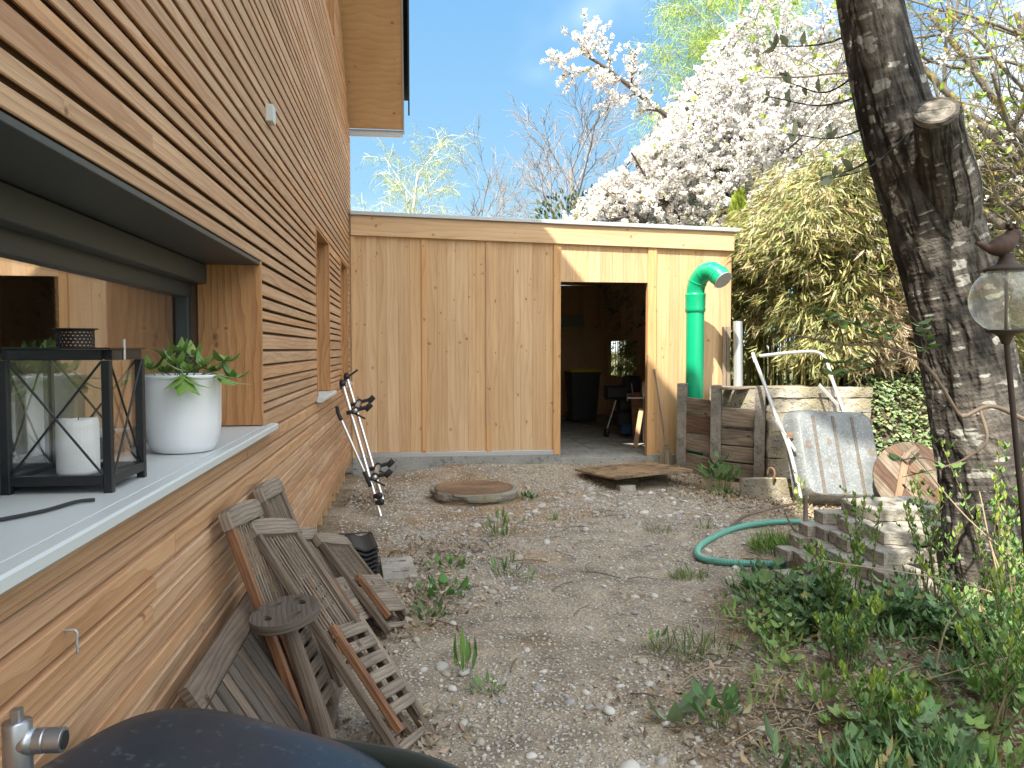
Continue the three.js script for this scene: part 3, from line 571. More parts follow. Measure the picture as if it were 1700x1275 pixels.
// ================= folded garden furniture by the wall =================
function foldedChair(label, TL, TR, BL, BR, worn) {
  const f = frame(TL, TR, BL, BR), g = thing('folding_chair', label, 'chair', [0, 0, 0], 'weathered folding chairs leaning on the house wall');
  g.applyMatrix4(f.m); g.position.y += gy((BL.x + BR.x) / 2, (BL.z + BR.z) / 2) - 0.004; const W = 0.37, L = f.len, h = W / 2, a = [M.grey, M.grey2, M.teak, M.teakPale], A = worn ? M.teak : M.grey2;
  const st = (name, x, y0, y1, w0, w, d, m, du = 0) => part(name, bar(V(x, y0, w0), V(x, y1, w0), d, w, 0.006, V(0, 0, 1), du, du), m, g);
  // long frame: back stiles and front legs in one
  for (const s of [-1, 1]) st('stile', s * (h - 0.016), 0, L - 0.045, 0, 0.032, 0.04, s < 0 ? A : M.grey2, s + 1.3);
  // rounded top rail
  const sh = new THREE.Shape(); sh.moveTo(-h - 0.004, -0.03); sh.lineTo(h + 0.004, -0.03); sh.lineTo(h + 0.004, 0.01); sh.quadraticCurveTo(h + 0.004, 0.034, h - 0.03, 0.038); sh.quadraticCurveTo(0, 0.052, -h + 0.03, 0.038); sh.quadraticCurveTo(-h - 0.004, 0.034, -h - 0.004, 0.01); sh.closePath();
  part('top_rail', new THREE.ExtrudeGeometry(sh, { depth: 0.034, bevelEnabled: true, bevelSize: 0.006, bevelThickness: 0.006, bevelSegments: 2, curveSegments: 6 }).toNonIndexed().translate(0, L - 0.04, -0.017), M.grey, g);
  const mid = L * 0.50;
  part('back_rail', bar(V(-h + 0.034, mid, 0.002), V(h - 0.034, mid, 0.002), 0.026, 0.06, 0.005, V(0, 0, 1)), M.grey, g);
  for (let i = 0; i < 10; i++) { const x = -h + 0.052 + i * (W - 0.104) / 9; st('slat', x, mid + 0.032, L - 0.072, 0.0, 0.011, 0.008, M.grey, i * 0.17); }
  // seat frame with cross slats and rear legs, folded against it on the outer side
  for (const s of [-1, 1]) { st('seat_rail', s * (h - 0.052), L * 0.10, L * 0.52, 0.041, 0.028, 0.036, s < 0 ? M.teak : M.grey, 0.4); part('pivot', cyl(0.011, 0.011, 0.012, 12).rotateZ(Math.PI / 2).translate(s * (h - 0.03), L * 0.485, 0.041), M.teak, g); }
  for (let i = 0; i < 6; i++) { const y = L * 0.17 + i * L * 0.062; part('seat_slat', bar(V(-h + 0.068, y, 0.052), V(h - 0.068, y, 0.052), 0.014, 0.05, 0.004, V(0, 0, 1), i * 0.3, i * 0.1), M.grey, g); }
  for (const s of [-1, 1]) st('rear_leg', s * (h - 0.088), 0.03, L * 0.62, -0.034, 0.026, 0.032, M.grey2, 0.8);
  part('stretcher', bar(V(-h + 0.034, L * 0.055, 0), V(h - 0.034, L * 0.055, 0), 0.022, 0.034, 0.004, V(0, 0, 1)), M.grey, g);
  part('rear_stretcher', bar(V(-h + 0.102, L * 0.11, -0.034), V(h - 0.102, L * 0.11, -0.034), 0.02, 0.03, 0.004, V(0, 0, 1)), M.grey2, g);
  return g;
}
foldedChair('frontmost folding chair, its slatted back leaning outermost of the row', V(0.14, 0.872, -3.38), V(0.18, 0.872, -3.76), V(0.77, 0.0, -2.96), V(0.87, 0.0, -3.32), false);
foldedChair('folding chair behind the wooden disc with an orange brown front stile', V(0.055, 0.995, -3.13), V(0.10, 0.995, -3.56), V(0.42, 0.02, -3.02), V(0.46, 0.02, -3.45), true);
foldedChair('grey folding chair pressed upright to the wall behind two slatted backs', V(0.055, 0.985, -3.83), V(0.075, 0.985, -4.25), V(0.44, 0.02, -3.75), V(0.47, 0.02, -4.18), false);
foldedChair('low grey folding chair between the slatted chairs and the black roof tiles', V(0.12, 0.60, -4.45), V(0.16, 0.60, -4.85), V(0.54, 0.02, -4.22), V(0.58, 0.02, -4.62), false);
foldedChair('farthest folding chair, closest to the stack of black roof tiles', V(0.26, 0.50, -4.66), V(0.31, 0.50, -5.06), V(0.70, 0.02, -4.32), V(0.75, 0.02, -4.72), false);
{ // folded slatted table
  const f = frame(V(0.10, 0.60, -2.42), V(0.10, 0.60, -3.62), V(0.46, 0.02, -2.42), V(0.46, 0.02, -3.62)), t = thing('folded_table', 'weathered slatted wooden table top leaning low against the house wall', 'table'); t.applyMatrix4(f.m);
  const L = f.len;
  part('frame_board', bar(V(-0.60, L - 0.05, 0), V(0.60, L - 0.05, 0), 0.03, 0.10, 0.006, V(0, 0, 1)), M.grey2, t);
  part('frame_board', bar(V(-0.60, 0.05, 0), V(0.60, 0.05, 0), 0.03, 0.08, 0.006, V(0, 0, 1)), M.grey2, t);
  for (let i = 0; i < 15; i++) { const x = -0.56 + i * 0.08; part('slat', bar(V(x, 0.092, 0.002), V(x, L - 0.102, 0.002), 0.02, 0.058, 0.004, V(0, 0, 1), i * 0.21, i * 0.07), i % 3 ? M.greyDark : M.grey2, t); }
  for (const x of [-0.35, 0.35]) part('batten', bar(V(x, 0.09, -0.026), V(x, L - 0.1, -0.026), 0.028, 0.05, 0.004, V(0, 0, 1)), M.greyDark, t);
}
M.discWood = M.grey2.clone(); M.discWood.color = C(0.36, 0.34, 0.33);
{ // round slotted plate on its tapered post
  const d = thing('wooden_pedestal', 'round wooden disc with slots on a tapered brown post before the chairs', 'pedestal', [0.52, 0, -2.93]);
  const top = V(-0.20, 0.615, -0.05), foot = V(0, gy(0.52, -2.93), 0.0);
  const ax = top.clone().sub(foot).normalize(), m = orient(top, ax, 0.4, 1);
  const sh = new THREE.Shape(); sh.absarc(0, 0, 0.125, 0, Math.PI * 2);
  for (let i = 0; i < 4; i++) { const a = i * Math.PI / 2 + 0.5, hx = Math.cos(a) * 0.072, hy = Math.sin(a) * 0.072, p = new THREE.Path(); for (let k = 0; k < 16; k++) { const q = k / 16 * 6.283, ex = Math.cos(q) * 0.03, ey = Math.sin(q) * 0.016, c = Math.cos(a + Math.PI / 2), s = Math.sin(a + Math.PI / 2); k ? p.lineTo(hx + ex * c - ey * s, hy + ex * s + ey * c) : p.moveTo(hx + ex * c - ey * s, hy + ex * s + ey * c); } p.closePath(); sh.holes.push(p); }
  part('disc', new THREE.ExtrudeGeometry(sh, { depth: 0.028, bevelEnabled: true, bevelSize: 0.004, bevelThickness: 0.004, bevelSegments: 2, curveSegments: 48 }).toNonIndexed().rotateX(-Math.PI / 2).rotateZ(0.22).rotateX(0.12).applyMatrix4(m), M.discWood, d);
  part('post', tube([foot, foot.clone().lerp(top, 0.5), foot.clone().lerp(top, 0.97)], (t) => mix(0.044, 0.026, t), 12, 14), M.grey2, d);
  part('peg', rod(V(-0.04, 0.16, 0.03), V(-0.038, 0.165, 0.055), 0.011, 10), M.greyDark, d);
}
{ // rubble behind the tub
  const R = mulberry(717); for (const [x, y, z, s, lab] of [[0.16, 0.1, -2.33, 0.085, 'rounded grey stone at the corner of the slatted table'], [0.27, 0.08, -2.27, 0.075, 'small brown stone wedged between the tub and slatted table']]) {
    const g = new THREE.IcosahedronGeometry(s, 2), p = g.attributes.position; for (let i = 0; i < p.count; i++) { const v = V(p.getX(i), p.getY(i), p.getZ(i)), k = 0.75 + 0.55 * fbm3(v.x * 9 + z, v.y * 9, v.z * 9, 2, 720); p.setXYZ(i, v.x * k, v.y * k * 0.9, v.z * k); } g.deleteAttribute('normal'); const mg = mergeVertices(g, 1e-4); mg.computeVertexNormals();
    const m = single('rubble_stone', mg, M.oldConcrete, lab, 'stone'); m.position.set(x, gy(x, z) + s * 0.55, z);
  }
}

// ================= bicycle carrier =================
{
  const c = thing('bicycle_carrier', 'silver aluminium bicycle carrier with black clamps leaning in the corner', 'bike rack');
  const f1 = V(0.49, gy(0.49, -7.7), -7.68), t1 = V(0.075, 1.245, -8.45), f2 = V(0.50, gy(0.5, -8.3), -8.32), t2 = V(0.075, 1.30, -9.0);
  const at = (a, b, t) => a.clone().lerp(b, t);
  part('rail', rod(f1, t1, 0.019, 14), M.alu, c); part('rail', rod(f2, t2, 0.019, 14), M.alu, c);
  for (const [t, r] of [[0.78, 0.024], [0.27, 0.026]]) {
    const o = V(0.05, 0.02, 0), a = at(f1, t1, t).add(o), b = at(f2, t2, t).add(o); const e = b.clone().sub(a).normalize();
    part('cross_tube', rod(a.clone().addScaledVector(e, -0.05), b.clone().addScaledVector(e, 0.05), r, 14), M.alu, c);
    for (const p of [a, b]) {
      const k = new THREE.Group(); k.name = 'clamp'; c.add(k);
      part('jaw', [rod(p.clone().addScaledVector(e, -0.035), p.clone().addScaledVector(e, 0.035), r + 0.012, 12), rod(p.clone(), p.clone().add(V(0.12, 0.03, 0)), 0.02, 10), rod(p.clone().add(V(0.10, 0.0, 0)), p.clone().add(V(0.16, 0.06, 0)), 0.03, 8)], M.blackMatte, k);
      part('lever', [rod(p.clone().add(V(-0.02, -0.03, 0)), p.clone().add(V(0.10, -0.09, 0.02)), 0.011, 8)], M.black, k);
      part('strap', [rod(p.clone().add(V(-0.09, -0.03, 0.02)), p.clone().add(V(-0.01, -0.01, 0.02)), 0.022, 10)], M.black, k);
    }
  }
  const a0 = V(0.11, 0.92, -7.86), a1 = V(0.33, 0.42, -7.78);
  part('arm', rod(a0, a1, 0.014, 12), M.alu, c);
  part('grip', tube([a0.clone().add(V(-0.045, 0.14, 0)), a0.clone().add(V(-0.03, 0.06, 0)), a0], 0.019, 10, 10), M.blackMatte, c);
  part('arm_hook', [rod(a1, a1.clone().add(V(0.06, -0.15, 0)), 0.02, 10)], M.blackMatte, c);
  for (const t of [t1, t2]) part('end_clamp', [rod(at(t, f1, 0).clone().add(V(-0.005, -0.02, -0.035)), t.clone().add(V(0.0, 0.03, 0.04)), 0.034, 10)], M.black, c);
  part('end_lever', rod(t2.clone(), t2.clone().add(V(0.12, 0.09, 0.0)), 0.011, 8), M.black, c);
  for (const t of [0.045, 0.09]) part('knob', rod(at(f1, t1, t + 0.05), at(f1, t1, t + 0.05).add(V(0.06, 0.02, 0.04)), 0.03, 10), M.black, c);
}

// ================= roof tiles, slotted slab =================
{
  // stack of dark profiled tiles
  const prof = []; const N = 14; for (let i = 0; i <= N; i++) prof.push([0.016 + 0.013 * Math.cos(i / N * Math.PI * 4), i / N * 0.33 - 0.165]); for (let i = N; i >= 0; i--) prof.push([0.002 + 0.013 * Math.cos(i / N * Math.PI * 4), i / N * 0.33 - 0.165]);
  const sh = new THREE.Shape(prof.map(([y, z]) => new THREE.Vector2(z, y)));
  const tg = new THREE.ExtrudeGeometry(sh, { depth: 0.42, bevelEnabled: false }).translate(0, 0, -0.21);
  const rg = boxG(-0.16, 0.16, 0.028, 0.036, -0.205, -0.18, 0.002);
  const R = mulberry(818); let src;
  for (let i = 0; i < 8; i++) {
    const lab = ['dark roof tile lying lowest in the stack by the wall', 'dark roof tile second from the bottom of the stack', 'dark roof tile third from the bottom of the stack', 'dark roof tile fourth from the bottom of the stack', 'dark roof tile fourth from the top of the stack', 'dark roof tile third from the top of the stack', 'dark roof tile just below the topmost of the stack', 'topmost dark roof tile of the stack by the wall'][i];
    let t; if (!src) { t = thing('roof_tile', lab, 'roof tile', [0, 0, 0], 'dark roof tiles stacked by the wall'); part('tile', tg, M.darkTile, t); part('rib', rg, M.darkTile, t); src = t; } else t = copyOf(src, lab);
    t.position.set(0.36 + (R() - 0.5) * 0.012, gy(0.36, -5.75) + 0.012 + i * 0.0325, -5.75 + (R() - 0.5) * 0.012); t.rotation.y = 0.14 + (R() - 0.5) * 0.03;
  }
  // flat pale slab with two slots
  const s2 = new THREE.Shape([[-0.12, -0.27], [0.11, -0.27], [0.12, 0.27], [-0.11, 0.27]].map(p => new THREE.Vector2(...p)));
  for (const y of [-0.14, 0.13]) s2.holes.push(new THREE.Path([[-0.06, y], [-0.05, y + 0.055], [0.075, y + 0.055], [0.07, y]].map(p => new THREE.Vector2(...p))));
  const sl = single('slotted_slab', new THREE.ExtrudeGeometry(s2, { depth: 0.05, bevelEnabled: true, bevelSize: 0.004, bevelThickness: 0.004, bevelSegments: 1 }).rotateX(-Math.PI / 2), M.paver, 'pale flat slab with two slots lying beside the roof tiles', 'slab');
  sl.position.set(0.69, gy(0.69, -5.75), -5.72); sl.rotation.y = 0.10;
}

// ================= manhole =================
{
  const m = thing('manhole', 'round crumbling concrete shaft ring with a brown rusty cover', 'manhole', [1.47, gy(1.47, -8.55) - 0.05, -8.55]);
  const ring = (r0, r1, h, y0, seed, amp) => { const g = lathe([[r0, 0], [r1, 0], [r1 * 1.005, h * 0.3], [r1, h * 0.8], [r1 - 0.015, h], [r0, h], [r0, 0]].concat([]), 96); const p = g.attributes.position; for (let i = 0; i < p.count; i++) { const x = p.getX(i), y = p.getY(i), z = p.getZ(i), a = Math.atan2(z, x), r = Math.hypot(x, z); if (r > r1 - 0.05) { const k = 1 - amp * sstep(0.45, 0.75, fbm3(Math.cos(a) * 3.2 + 7, Math.sin(a) * 3.2, y * 9, 4, seed)); p.setX(i, x * k); p.setZ(i, z * k); } } g.computeVertexNormals(); return g.translate(0, y0, 0); };
  part('shaft_ring', ring(0.36, 0.455, 0.09, 0.0, 901, 0.08), M.oldConcrete, m);
  part('collar', ring(0.36, 0.485, 0.075, 0.092, 905, 0.12), M.oldConcrete, m);
  part('cover', lathe([[0.001, 0.186], [0.40, 0.180], [0.432, 0.178], [0.436, 0.170], [0.436, 0.1675], [0.001, 0.1675]], 72), M.rust, m);
}
// ================= plywood ramp =================
{
  const g = new THREE.BoxGeometry(1.10, 0.022, 0.98, 12, 1, 12).toNonIndexed(); const p = g.attributes.position; for (let i = 0; i < p.count; i++) p.setY(i, p.getY(i) + 0.02 * Math.sin(p.getX(i) * 2.1 + 0.5) * Math.cos(p.getZ(i) * 1.7)); const u = g.attributes.uv; for (let i = 0; i < u.count; i++) u.setXY(i, p.getX(i), p.getZ(i)); g.computeVertexNormals();
  const m = single('plywood_sheet', g, M.ply, 'dirty plywood sheet laid as a ramp before the doorway', 'board'); m.position.set(3.52, 0.115, -9.42); m.rotation.set(-0.035, 0.28, 0.02);
  const b = single('support_block', boxG(-0.10, 0.10, 0, 0.075, -0.05, 0.05, 0.006), M.paver, 'small concrete block under the front corner of the plywood sheet', 'block'); b.position.set(3.30, gy(3.3, -8.9) - 0.012, -8.93); b.rotation.y = 0.2;
  const st = single('white_strip', boxG(-0.24, 0.24, 0, 0.012, -0.02, 0.02, 0.002), M.wax, 'pale thin strip lying at the right edge of the plywood', 'strip'); st.position.set(4.02, 0.055, -9.75); st.rotation.set(0, -0.55, 0);
}
// ================= broom =================
{
  const b = thing('broom', 'old straw broom leaning on the shed post beside the doorway', 'broom', [4.19, gy(4.19, -10.1), -10.13]);
  part('handle', rod(V(0, 0.26, 0), V(-0.10, 1.30, -0.235), 0.012, 10), M.grey, b);
  const sm = new THREE.MeshStandardMaterial({ color: C(0.30, 0.25, 0.17), roughness: 0.95 }), R = mulberry(919), gs = [];
  for (let i = 0; i < 160; i++) { const a = R() * 6.28, r = Math.sqrt(R()), x = Math.cos(a) * r, z = Math.sin(a) * r; gs.push(tube([V(x * 0.018, 0.30, z * 0.018), V(x * 0.06 + 0.005, 0.17, z * 0.035), V(x * 0.13 + 0.01, 0.0, z * 0.055)], 0.0035, 5, 3)); }
  part('bristles', gs, sm, b); part('binding', [new THREE.TorusGeometry(0.026, 0.007, 6, 18).rotateX(Math.PI / 2).toNonIndexed().translate(0, 0.275, 0), new THREE.TorusGeometry(0.038, 0.006, 6, 18).rotateX(Math.PI / 2).toNonIndexed().scale(1, 1, 0.7).translate(0.002, 0.235, 0)], M.grey2, b);
}
// ================= green ventilation pipe =================
{
  const p = thing('ventilation_pipe', 'bright green ventilation pipe with curved intake before the shed wall', 'pipe', [4.535, gy(4.53, -10.02) - 0.03, -10.02]);
  part('shaft', tube([V(0, 0, 0), V(0, 1.15, 0), V(0, 2.22, 0)], 0.118, 2, 48), M.green, p);
  part('socket', lathe([[0.119, 2.11], [0.131, 2.125], [0.136, 2.15], [0.131, 2.175], [0.131, 2.31], [0.137, 2.335], [0.133, 2.36], [0.119, 2.365]], 56), M.green, p);
  const dir = V(0.46, 0, 0.89).normalize(), R0 = 0.235, pts = []; for (let i = 0; i <= 16; i++) { const a = i / 16 * Math.PI * 0.73; pts.push(V(0, 2.37 + Math.sin(a) * R0 * 1.15, 0).addScaledVector(dir, (1 - Math.cos(a)) * R0)); }
  const end = pts[16].clone(), tan = pts[16].clone().sub(pts[15]).normalize();
  part('elbow', tube([V(0, 2.34, 0), ...pts], (t) => 0.119 + 0.006 * (Math.exp(-(((t - 0.30) * 60) ** 2)) + Math.exp(-(((t - 0.55) * 60) ** 2)) + Math.exp(-(((t - 0.8) * 60) ** 2))), 80, 48), M.green, p);
  part('mouth_collar', tube([end.clone().addScaledVector(tan, -0.01), end.clone().addScaledVector(tan, 0.04), end.clone().addScaledVector(tan, 0.10)], (t) => 0.128 + (t < 0.15 ? 0.006 : 0), 12, 48), M.green, p);
  const wm = new THREE.MeshStandardMaterial({ color: C(0.55, 0.56, 0.55), roughness: 0.5 }), gm = orient(end.clone().addScaledVector(tan, 0.101), tan, 0, 1), gs = [new THREE.TorusGeometry(0.122, 0.006, 8, 40).rotateX(Math.PI / 2).toNonIndexed()];
  for (let i = -6; i <= 6; i++) { const l = Math.sqrt(0.12 ** 2 - (i * 0.0185) ** 2); gs.push(boxG(-l, l, 0.002, 0.007, i * 0.0185 - 0.003, i * 0.0185 + 0.003, 0), boxG(i * 0.0185 - 0.003, i * 0.0185 + 0.003, 0.0, 0.005, -l, l, 0, 'z')); }
  part('grille', mergeGeometries(gs).applyMatrix4(gm), wm, p);
  part('grille_backing', cyl(0.12, 0.12, 0.004, 40).applyMatrix4(gm), M.blackMatte, p);
}
// grey pipe and boards leaning beside the shed corner
{
  single('grey_pipe', tube([V(5.20, gy(5.2, -10.15), -10.13), V(5.20, 1, -10.14), V(5.19, 2.0, -10.16)], 0.062, 2, 24), M.zinc, 'upright grey downpipe at the right corner of the shed', 'pipe');
  for (const [x, t, lab] of [[5.03, 0.03, 'narrow grey board leaning left of the grey downpipe'], [5.10, 0.015, 'second thin board leaning right beside the grey downpipe']]) single('leaning_board', bar(V(x, gy(x, -10.2), -10.16), V(x + t, 1.93, -10.32), 0.018, 0.05, 0.002, V(0, 0, 1)), M.grey, lab, 'board');
}

// rough, slightly displaced block
function roughBox(w, h, d, seed, amp = 0.012, res = 0.05, fr = 6) {
  const g = new THREE.BoxGeometry(w, h, d, Math.max(1, Math.round(w / res)), Math.max(1, Math.round(h / res)), Math.max(1, Math.round(d / res))), p = g.attributes.position, n = g.attributes.normal, u = g.attributes.uv;
  for (let i = 0; i < p.count; i++) {
    const x = p.getX(i), y = p.getY(i), z = p.getZ(i);
    if (Math.abs(n.getY(i)) > 0.5) u.setXY(i, x, z); else if (Math.abs(n.getX(i)) > 0.5) u.setXY(i, z, y); else u.setXY(i, x, y);
    const e = (k) => fbm3(x * fr + seed, y * fr + k * 7, z * fr + seed * 1.7, 3, 400 + k) - 0.5;
    let c = 1; const ed = [w / 2 - Math.abs(x), h / 2 - Math.abs(y), d / 2 - Math.abs(z)].sort((a, b) => a - b); if (ed[1] < 0.008) c = 0.02 * 0; // arris
    const round = ed[1] < 0.004 ? 0.988 : 1;
    p.setXYZ(i, x * round + e(1) * amp * 2, y * (ed[1] < 0.004 ? 0.99 : 1) + e(2) * amp * 1.2, z * round + e(3) * amp * 2);
  }
  g.computeVertexNormals(); return g.toNonIndexed();
}
// ================= compost bay: concrete posts, slid-in planks, old concrete block wall =================
{
  const c = thing('compost_bay', 'old concrete and grey plank compost bay below the green pipe', 'compost bay');
  const P = [[4.34, -9.93], [4.60, -9.42], [5.03, -9.10]], R = mulberry(1001);
  P.forEach(([x, z], i) => { const g = roughBox(0.125, 1.52, 0.13, 11 + i, 0.009, 0.03); const m = part('post', g, M.postConcrete, c); m.position.set(x, 1.175 - 0.76, z); m.rotation.y = -0.5; });
  const planks = (a, b, ys) => ys.forEach(([y0, y1, s, mat]) => {
    const p = V(a[0], (y0 + y1) / 2, a[1]), q = V(b[0], (y0 + y1) / 2 + s, b[1]), d = q.clone().sub(p).normalize(); p.addScaledVector(d, 0.066); q.addScaledVector(d, -0.066);
    part('plank', bar(p, q, y1 - y0, 0.03, 0.005, V(0, 1, 0), R(), R()), mat, c);
  });
  planks(P[0], P[1], [[0.80, 1.00, -0.03, M.oldPlank], [0.545, 0.785, -0.02, M.oldPlank2], [0.30, 0.53, -0.01, M.oldPlank], [0.02, 0.27, -0.03, M.oldPlank]]);
  planks(P[1], P[2], [[0.67, 0.90, -0.02, M.oldPlank], [0.44, 0.63, -0.03, M.oldPlank], [0.23, 0.42, -0.02, M.oldPlank], [0.02, 0.21, -0.02, M.oldPlank]]);
  // core of the bay and the coursed front wall
  const plan = new THREE.Shape([[4.73, 9.98], [4.83, 9.50], [5.15, 9.18], [6.27, 8.95], [6.3, 10.2], [4.86, 10.2]].map(q => new THREE.Vector2(...q)));
  const core = new THREE.ExtrudeGeometry(plan, { depth: 1.12, bevelEnabled: false }).rotateX(-Math.PI / 2); core.translate(0, 0, 0); part('inner_wall', core, M.oldConcrete, c);
  const d = V(1.60, 0, 0.32).normalize(), yaw = Math.atan2(-d.z, d.x), base = V(5.09, 0, -9.04);
  const courses = [[0, 0.30, [0, 0.45, 0.8, 1.2]], [0.303, 0.62, [0, 0.72, 1.2]], [0.623, 0.86, [0, 0.4, 0.85, 1.2]], [0.863, 1.04, [0, 0.7, 1.2]], [1.043, 1.165, [-0.02, 0.55, 1.22]]];
  courses.forEach(([y0, y1, xs], k) => { for (let i = 0; i < xs.length - 1; i++) { const w = xs[i + 1] - xs[i] - 0.004; const m = part('concrete_block', roughBox(w, y1 - y0, 0.17 + (k === 4 ? 0.03 : 0), k * 5 + i + 2, 0.028, 0.035, 7), M.oldConcrete, c); m.position.copy(base).addScaledVector(d, (xs[i] + xs[i + 1]) / 2).setY((y0 + y1) / 2 + 0.0); m.rotation.y = yaw; } });
  // split boards lying on top
  for (const [x, z, l, a] of [[5.0, -9.42, 0.8, 0.35], [5.3, -9.6, 1.1, 0.1]]) { const g = bar(V(-l / 2, 0, 0), V(l / 2, 0, 0), 0.02, 0.16, 0.004); const m = part('cover_board', g, M.oldPlank, c); m.position.set(x, 1.135, z); m.rotation.set(0.02, a, 0.01); }
  const b = single('concrete_trough', [roughBox(0.62, 0.26, 0.10, 77, 0.008, 0.05)], M.oldConcrete, 'low concrete kerb block at the foot of the compost bay', 'block'); b.position.set(4.75, gy(4.7, -8.2) + 0.10, -8.28); b.rotation.y = -0.1;
  single('iron_loop', tube([[4.74, 0.22, -8.27], [4.75, 0.29, -8.25], [4.77, 0.30, -8.21], [4.79, 0.24, -8.19], [4.77, 0.17, -8.195]], 0.012, 16, 8), M.rust, 'rusty iron loop sticking out of the low concrete kerb block', 'loop');
}
// ================= wheelbarrow =================
{
  const f = frame(V(4.86, 0.97, -8.02), V(5.76, 0.97, -8.06), V(4.82, 0.02, -7.60), V(5.72, 0.02, -7.64)), w = thing('wheelbarrow', 'galvanised wheelbarrow tipped on its nose with tubular handles in the sun', 'wheelbarrow'); w.applyMatrix4(f.m);
  const L = f.len, hb = [], map = tex(512, 512, (u, v) => { // zinc spangle, white bloom and stains
    const a = vn3(u * 70, v * 70, 0, 501, 70, 70), b = fbm3(u * 5, v * 5, 0, 5, 502, 5, 5), sp = sstep(0.78, 0.86, vn3(u * 110, v * 110, 0, 503, 110, 110)), ru = sstep(0.66, 0.76, fbm3(u * 9, v * 9, 0, 5, 504, 9, 9)); const k = 0.47 + (a - 0.5) * 0.07 + (b - 0.5) * 0.16 + sp * 0.14; return [mix(k * 0.98, 0.42, ru * 0.5), mix(k * 1.02, 0.33, ru * 0.5), mix(k * 1.03, 0.25, ru * 0.5)]; });
  const gm = new THREE.MeshStandardMaterial({ map, metalness: 0.0, roughness: 0.5, side: THREE.DoubleSide });
  const rr = (a, b, r, n = 10) => { const o = []; for (const [cx, cy, t0] of [[a - r, b - r, 0], [-a + r, b - r, 1], [-a + r, -b + r, 2], [a - r, -b + r, 3]]) for (let i = 0; i <= n; i++) { const t = (t0 + i / n) * Math.PI / 2; o.push([cx + Math.cos(t) * r, cy + Math.sin(t) * r]); } return o; };
  const ribD = (x) => { let k = 0; for (const c of [-0.22, -0.02, 0.17]) k += Math.exp(-(((x - c) / 0.012) ** 2)); return k; };
  const ring = (a, b, r, wz, dy) => rr(a, b, r).map(([x, y]) => [x, y + L / 2 + dy, wz]);
  const rings = [ring(0.495, L / 2 + 0.0, 0.15, -0.10, 0), ring(0.49, L / 2 - 0.01, 0.14, -0.095, 0), ring(0.465, L / 2 - 0.03, 0.13, 0.03, -0.01), ring(0.435, L / 2 - 0.05, 0.12, 0.085, -0.01), ring(0.41, L / 2 - 0.075, 0.10, 0.10, -0.01)];
  const Pp = [], Uu = [], I = [], n = rings[0].length; for (const r of rings) for (const q of r) { Pp.push(...q); Uu.push(q[0], q[1]); } for (let k = 0; k < rings.length - 1; k++) for (let i = 0; i < n; i++) { const a = k * n + i, b = k * n + (i + 1) % n; I.push(a, b, a + n, b, b + n, a + n); }
  const side = new THREE.BufferGeometry(); side.setAttribute('position', new THREE.Float32BufferAttribute(Pp, 3)); side.setAttribute('uv', new THREE.Float32BufferAttribute(Uu, 2)); side.setIndex(I); side.computeVertexNormals(); part('tray_side', side, gm, w);
  // bottom sheet
  const sh = new THREE.Shape(rr(0.41, L / 2 - 0.075, 0.10).map(q => new THREE.Vector2(...q))); part('tray_bottom', new THREE.ShapeGeometry(sh).translate(0, L / 2 - 0.01, 0.1), gm, w);
  const rm = new THREE.MeshStandardMaterial({ roughness: 0.8, metalness: 0.2, map: tex(128, 512, (u, v) => { const a = fbm3(u * 4, v * 16, 0, 5, 511, 4, 16), r = sstep(0.42, 0.66, a); return [mix(0.42, 0.44, r), mix(0.43, 0.34, r), mix(0.43, 0.24, r)]; }, { rx: 0.1, ry: 0.8 }) });
  for (const x of [-0.25, -0.02, 0.20]) part('rib', bar(V(x, 0.05, 0.102), V(x, L - 0.12, 0.102), 0.010, 0.036, 0.004, V(0, 0, 1)), rm, w);
  part('rim_edge', bar(V(-0.30, 0.012, -0.11), V(0.32, 0.012, -0.11), 0.03, 0.03, 0.006), M.rust, w);
  // tubular frame, in world points brought into the barrow's own frame
  const inv = f.m.clone().invert(), q = (a) => V(...a).applyMatrix4(inv), tm = new THREE.MeshStandardMaterial({ color: C(0.52, 0.53, 0.53), metalness: 0.45, roughness: 0.45 });
  part('handle', tube([[4.735, 0.10, -7.50], [4.76, 0.55, -7.80], [4.80, 0.93, -8.25], [4.845, 1.25, -8.63], [4.88, 1.545, -8.98]].map(q), 0.021, 24, 12), tm, w);
  part('handle', tube([[5.60, 0.60, -7.97], [5.66, 0.95, -8.33], [5.73, 1.25, -8.68], [5.79, 1.53, -8.99], [5.72, 1.585, -9.03], [5.45, 1.585, -9.03], [4.96, 1.54, -8.99]].map(q), 0.021, 48, 12), tm, w);
  part('grip', tube([[4.862, 1.46, -8.88], [4.88, 1.545, -8.98], [4.888, 1.575, -9.015]].map(q), 0.022, 6, 10), tm, w);
  part('leg', bar(q([4.745, 0.85, -8.10]), q([4.80, 0.55, -7.75]), 0.03, 0.008, 0.002), tm, w);
  part('leg', bar(q([5.60, 1.20, -8.75]), q([5.68, 0.92, -8.36]), 0.035, 0.012, 0.002), tm, w);
  part('bracket', bar(q([4.77, 0.70, -7.90]), q([4.83, 0.70, -7.86]), 0.06, 0.006, 0.002), M.rust, w);
}
